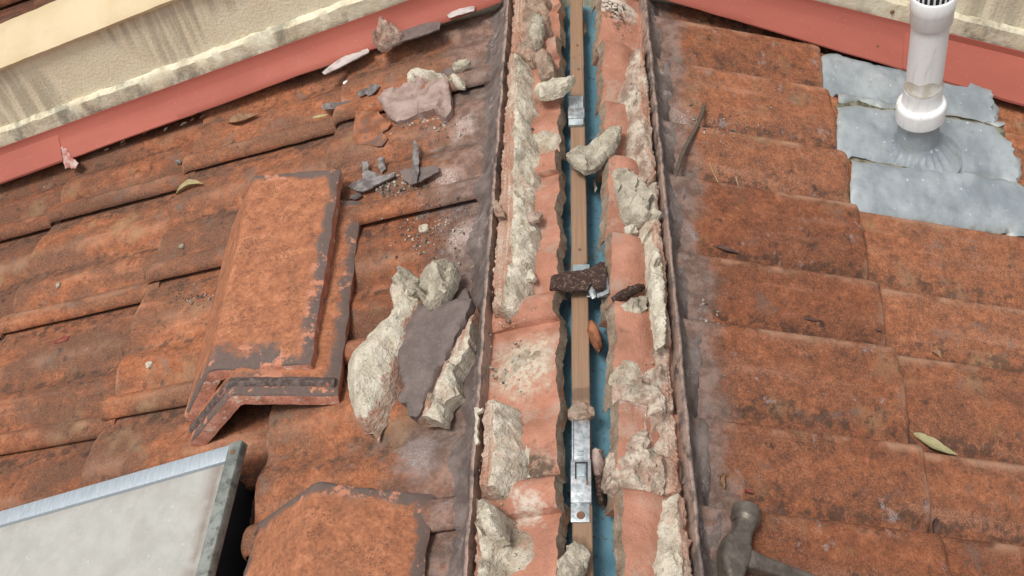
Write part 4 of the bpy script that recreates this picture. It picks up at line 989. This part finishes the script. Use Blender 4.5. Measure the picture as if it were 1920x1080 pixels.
chunk('dark mauve flake lying under the foot of the grey splinter', [(750, 321), (760, 317), (790, 314), (821, 311), (824, 321), (808, 330), (786, 342), (769, 347), (756, 336)], -1, .016, .003, 'mauve_paint', 'flake', 'pointing_flake', FL, bev=.001, edge=.8, res=.004)
chunk('mauve pointing strip hanging over the edge of the red flashing', [(752, 58), (782, 46), (810, 42), (827, 40), (824, 55), (795, 66), (756, 77), (732, 88), (740, 72)], -1, .038, .003, 'mauve_paint', 'flake', 'pointing_flake', FL, bev=.001, edge=.8, res=.004)
chunk('pink mortar lump perched on the red flashing', [(708, 62), (718, 44), (735, 39), (744, 52), (754, 62), (748, 69), (730, 77), (715, 88), (700, 82)], -1, .036, .020, 'mortar_pink', namp=.006, nsc=70, bev=.014, res=.003)
chunk('white ragged paint strip along the lower edge of the red flashing', [(604, 136), (622, 121), (650, 102), (672, 96), (690, 91), (692, 98), (655, 117), (630, 130), (608, 140)], -1, .034, .002, 'white_flake', 'flake', 'paint_strip', None, bev=.001, edge=.9, res=.004)
chunk('whitish paint curl near the ridge end of the left flashing', [(838, 26), (862, 14), (890, 10), (888, 20), (862, 27), (842, 33)], -1, .040, .002, 'white_flake', 'flake', 'paint_curl', None, bev=.001, res=.004)
chunk('crusty grey mortar clump behind the pinkish lump', [(848, 124), (862, 114), (880, 110), (880, 118), (866, 128), (850, 132)], -1, .018, .009, 'mortar_grey', namp=.005, nsc=110, bev=.006, res=.003)
chunk('grey mauve smear flake running up to the crusty clump', [(822, 135), (845, 125), (852, 118), (862, 128), (850, 140), (838, 142)], -1, .017, .003, 'mauve_paint', 'flake', 'pointing_flake', FL, bev=.002, res=.004)
chunk('long flat grey flake on the upper left tile by the paint spots', [(600, 199), (612, 192), (640, 190), (657, 187), (658, 192), (630, 202), (608, 205)], -1, .016, .003, 'grey_flake', 'flake', 'pointing_flake', FL, bev=.002, res=.004)
chunk('grey crust ridge right of the long flat flake', [(668, 172), (690, 163), (708, 156), (712, 160), (698, 174), (690, 180), (684, 174), (672, 180)], -1, .016, .005, 'grey_flake', 'flake', 'pointing_flake', FL, bev=.002, namp=.003, res=.003)
chunk('pale grey pebble at corner of the rusty orange flake', [(655, 275), (664, 271), (668, 275), (660, 280)], -1, .018, .005, 'grey_flake', 'pebble', 'pebble', 'pebbles on the tiles', bev=.003, res=.002)
chunk('pale scrap of crust poking out beneath the stacked caps', [(525, 785), (540, 772), (562, 764), (572, 768), (556, 780), (538, 790)], -1, .016, .004, 'grey_flake', 'flake', 'pointing_flake', FL, bev=.002, res=.003)
for (px, py, lab, r_, mt) in ((115, 538, 'single pale grey pebble on the far left tile', .0036, 'mortar_grey'), (288, 690, 'elongated pale pebble left of the stacked caps', .0045, 'mortar_bone'), (345, 465, 'grey pebble crumb near the yellow leaf', .0032, 'mortar_grey'),
                         (333, 301, 'dark grey pebble beside the rounded rib end', .004, 'grey_flake'), (795, 429, 'cream pebble on the dusty tile left of the ridge', .0052, 'mortar_bone'), (625, 620, 'grey pebble just right of the lower stacked cap', .0035, 'grey_flake')):
    s, y = at(px, py, -1, .012)
    chunk(lab, [(s + r_ * (1 + .25 * random.random()) * math.cos(a) * (1 if px != 795 else 1.2), y + r_ * (.9 + .4 * random.random()) * math.sin(a) * 1.1) for a in np.linspace(0, 6.28, 8)[:-1]], -1, surf(-1, s, y) - .001, r_ * 1.3, mt, 'pebble', 'pebble', 'pebbles on the tiles', raw=True, res=.0014, bev=r_ * .8, jag=.0016, namp=.0008, chp=r_ * .5, chs=150, angle=25)
for (px, py, rx, ry, side, lab) in ((653, 161, .0042, .0048, -1, 'round white paint spot on the upper left tile'), (661, 136, .0018, .004, -1, 'tiny white paint spot above the round one')):
    s, y = at(px, py, side, .014)
    chunk(lab, [(s + rx * math.cos(a), y + ry * math.sin(a)) for a in np.linspace(0, 6.28, 12)[:-1]], side, 0, .0012, 'white_spot', 'paint spot', 'paint_spot', None, raw=True, drape=True, res=.002, bev=.001, jag=.0003, namp=.0001)
chunk('fan shaped white paint spot on the top right tile', [(1397, 64), (1408, 62), (1433, 70), (1432, 74), (1420, 82), (1412, 83), (1402, 80)], 1, 0, .001, 'white_spot', 'paint spot', 'paint_spot', None, drape=True, res=.003, bev=.001, jag=.0006, namp=.0001)
chunk('curved white scrape mark near the left end of the flashing', [(72, 350), (76, 342), (88, 336), (80, 345), (76, 353)], -1, 0, .001, 'white_spot', 'paint spot', 'paint_spot', None, drape=True, res=.003, bev=.001, jag=.0006, namp=.0001)
chunk('small red flakes blotch on the left tile', [(102, 645), (112, 642), (124, 632), (132, 634), (130, 642), (118, 646), (108, 650)], -1, 0, .0012, 'bits_red', 'flake', 'red_flake', None, drape=True, res=.003, bev=.001, jag=.0015)
# sealant smears on the flashings
slab('sealant', [(106, 262), (118, 250), (125, 240), (142, 232), (136, 244), (124, 254), (122, 270), (124, 285), (132, 292), (124, 300), (107, 301), (110, 285)], -1, .0465, .0026, 'silicone', fl, res=.003, bev=.003, jag=.002, namp=.0016, nsc=120, tiltv=(0, .46), hm=.0475)
slab('sealant', [(1682, 50), (1690, 58), (1692, 70), (1702, 88), (1704, 96), (1698, 104), (1690, 104), (1684, 98), (1676, 88), (1692, 86), (1684, 66)], 1, .0465, .0026, 'silicone', fr, res=.003, bev=.003, jag=.002, namp=.0016, nsc=120, tiltv=(0, .46), hm=.0475)

# leaves and twigs
def leaf(lab, p0, p1, side, wid, mat, curl=.3, bend=.1, h0=.012, name='leaf', stem=0, group='fallen leaves'):
    a = Vector(at(*p0, side, .014)); b = Vector(at(*p1, side, .014)); d = b - a; L_ = d.length; d.normalize(); nrm2 = Vector((-d.y, d.x))
    base = max(surf(side, *(a + (b - a) * q)) for q in np.linspace(0, 1, 9)) if h0 is None else h0
    v = []; nn = 24; m_ = 7
    for i in range(nn + 1):
        t = i / nn; w_ = wid * (math.sin(math.pi * t ** .75) ** 1.05) * (1 + .06 * math.sin(t * 17)) + .0002
        c_ = a + (b - a) * t + nrm2 * bend * L_ * math.sin(math.pi * t)
        for j in range(m_):
            u_ = j / (m_ - 1) * 2 - 1
            q = c_ + nrm2 * u_ * w_
            h = base + .0012 + curl * w_ * abs(u_) ** 1.3 * 2 + .003 * t * t + .0006 * nz((t * 4, u_, 0), 2, 2)
            v.append(pt(side, q.x, q.y, h))
    n0 = len(v); v += [q - nrm(side) * .0006 for q in v]
    F = grid_faces(nn + 1, m_); F += [tuple(n0 + k for k in reversed(f)) for f in F]
    for i in range(nn):
        for j in (0, m_ - 1): F.append((i * m_ + j, (i + 1) * m_ + j, n0 + (i + 1) * m_ + j, n0 + i * m_ + j))
    root = empty(name, pt(side, a.x, a.y, base)); link('blade', v, F, mat, root, angle=70)
    if stem:
        e = a - d * stem + nrm2 * stem * .35
        tube('stalk', [pt(side, a.x, a.y, base + .002), pt(side, *(a - d * stem * .5), base + .0025), pt(side, e.x, e.y, base + .004)], [.0006, .0005, .0004], 'leaf_brown', root, 6)
    return tag(root, lab, 'leaf', group)
leaf('slender olive green gum leaf on the lower right tiles', (1719, 806), (1800, 850), 1, .0062, 'leaf_olive', .25, -.05, None, stem=.012)
leaf('curled yellow leaf on the left tiles above the stacked caps', (338, 374), (392, 356), -1, .0055, 'leaf_yellow', .6, -.18, None, stem=0)
leaf('dry brown leaf curled on the tile below the left flashing', (432, 232), (494, 219), -1, .0085, 'leaf_brown', .5, .12, None)
leaf('thin orange brown leaf strip on the tile near the long grey flake', (586, 221), (619, 218), -1, .0028, 'leaf_yellow', .1, 0, None)
leaf('pale tan curled leaf against the rib below the dry brown leaf', (410, 277), (440, 262), -1, .004, 'leaf_brown', .5, .15, None)
leaf('dark curled seed husk at a tile corner above the hammer', (1762, 998), (1760, 968), 1, .0048, 'leaf_dark', .7, .1, None, stem=.018)
leaf('dark splinter of bark on the middle right tile', (1345, 457), (1386, 473), 1, .0035, 'leaf_dark', .3, 0, None)
leaf('small brown bud on the right tile course', (1736, 668), (1752, 684), 1, .0032, 'leaf_brown', .8, 0, None)
leaf('thin dark scrap on the right tile below the bark splinter', (1503, 600), (1535, 608), 1, .0018, 'leaf_dark', .2, 0, None)
leaf('tiny dark crumb leaf at the right tile joint', (1635, 625), (1643, 632), 1, .0018, 'leaf_dark', .3, 0, None)
leaf('wispy dry curl beside the hammer head', (1358, 915), (1362, 890), 1, .0022, 'leaf_brown', .9, .35, None)
leaf('red brown scrap right of the wispy curl above the hammer', (1399, 916), (1414, 924), 1, .0018, 'bits_red', .5, 0, None)
# litter caught below the left flashing
for k in range(26):
    u_ = random.random(); px = 440 + 190 * u_; py = 186 - (px - 440) * .355 + random.uniform(-6, 8)
    a = random.uniform(-.9, .3); l_ = random.uniform(10, 26)
    leaf('dry leaf litter scrap caught under the left flashing edge', (px, py), (px + l_ * math.cos(a), py + l_ * math.sin(a) * .8), -1, random.uniform(.001, .0032), random.choice(['leaf_brown', 'leaf_dark', 'leaf_brown', 'twig']), .5, random.uniform(-.2, .2), random.uniform(.022, .034), 'leaf_scrap', 0, 'leaf litter under the left flashing')
for k in range(10):
    px = 200 + 200 * random.random(); py = 288 - (px - 200) * .36 + random.uniform(-5, 4)
    leaf('leaf crumb in the shadow below the left flashing by the sealant', (px, py), (px + random.uniform(8, 18), py - random.uniform(0, 7)), -1, random.uniform(.001, .0022), random.choice(['leaf_brown', 'leaf_dark', 'mortar_bone']), .4, 0, random.uniform(.016, .022), 'leaf_scrap', 0, 'leaf crumbs by the sealant')
tw = []
for k in range(9):
    t = k / 8; px = 1321 - 55 * t + 3 * math.sin(t * 7); py = 197 + 133 * t
    s, y = at(px, py, 1, .024); tw.append(pt(1, s, y, .0225 + .004 * math.sin(t * 3) - .004 * t))
tag(tube('twig', tw, [.0022, .0027, .0026, .0026, .0028, .0026, .0028, .0026, .002], 'twig'), 'dark bent twig leaning on the upper right tiles', 'twig')
for k, (pa, pb) in enumerate((((1331, 305), (1368, 345)), ((1382, 328), (1398, 344)))):
    tw = []
    for j in range(5):
        t = j / 4; s, y = at(pa[0] + (pb[0] - pa[0]) * t, pa[1] + (pb[1] - pa[1]) * t + 4 * math.sin(3 * t), 1, .016); tw.append(pt(1, s, y, surf(1, s, y) + .0012))
    tag(tube('grass_stem', tw, [.0005] * 5, 'leaf_yellow', None, 5), ('longer' if k == 0 else 'shorter') + ' dry straw stem on the right tile under the twig', 'straw')

# ------------------------------------------------------------------ grit and crumbs
def grit(name, n, fn, lab, rmin=.0006, rmax=.0026, kind='stuff'):
    V = []; F = []
    for k in range(n):
        side, s, y, h = fn()
        r = rmin + (rmax - rmin) * random.random() ** 3
        c_ = pt(side, s, y, h + r * .35); o = len(V)
        R_ = Matrix.Rotation(random.random() * 6.28, 3, Vector((random.random() - .5, random.random() - .5, random.random() - .5)).normalized())
        for q in ((1, 0, 0), (-1, 0, 0), (0, 1, 0), (0, -1, 0), (0, 0, .7), (0, 0, -.7)): V.append(c_ + R_ @ (Vector(q) * r * random.uniform(.7, 1.3)))
        for f in ((0, 2, 4), (2, 1, 4), (1, 3, 4), (3, 0, 4), (2, 0, 5), (1, 2, 5), (3, 1, 5), (0, 3, 5)): F.append(tuple(o + q for q in f))
    o = link(name, V, F, 'grit', smooth=False)
    tag(o, lab, 'grit', kind=kind)
def dusty(cx, cy, sx, sy, side):
    def f():
        while True:
            px, py = random.gauss(cx, sx), random.gauss(cy, sy)
            s, y = at(px, py, side, .012)
            if .035 < s < 1.2: return side, s, y, surf(side, s, y)
    return f
grit('grit', 420, dusty(820, 430, 55, 35, -1), 'pale mortar grit scattered on the dusty tile left of the ridge')
grit('grit', 260, dusty(795, 232, 45, 14, -1), 'grey crumbs below the pinkish mauve lump', .0008, .0036)
grit('grit', 160, dusty(735, 352, 22, 10, -1), 'brown crumbs beside the forked grey flake', .001, .004)
grit('grit', 90, dusty(375, 563, 22, 9, -1), 'white mortar grit left of the stacked caps')
grit('grit', 150, dusty(1350, 240, 40, 16, 1), 'fine grit under the twig on the right tiles')
grit('grit', 120, dusty(1325, 590, 14, 16, 1), 'fine crumbs at the middle right pointing edge')
grit('grit', 220, dusty(990, 690, 40, 25, -1), 'sandy crumbs on the bare left strip', .0004, .0015)
def ridge_crumbs():
    side = random.choice((-1, 1)); y = random.uniform(-.36, .45); s = random.uniform(.05, .1)
    return side, s, y, .020 + .006 * random.random()
grit('grit', 500, ridge_crumbs, 'mortar crumbs clinging along both mortar beds', .0008, .003)
def allover():
    side = random.choice((-1, 1)); y = random.uniform(-.4, .45); s = random.uniform(.13, .95 if side < 0 else .6)
    return side, s, y, surf(side, s, y)
grit('grit', 420, allover, 'tiny specks of grit spread over all the tiles', .0003, .0013)
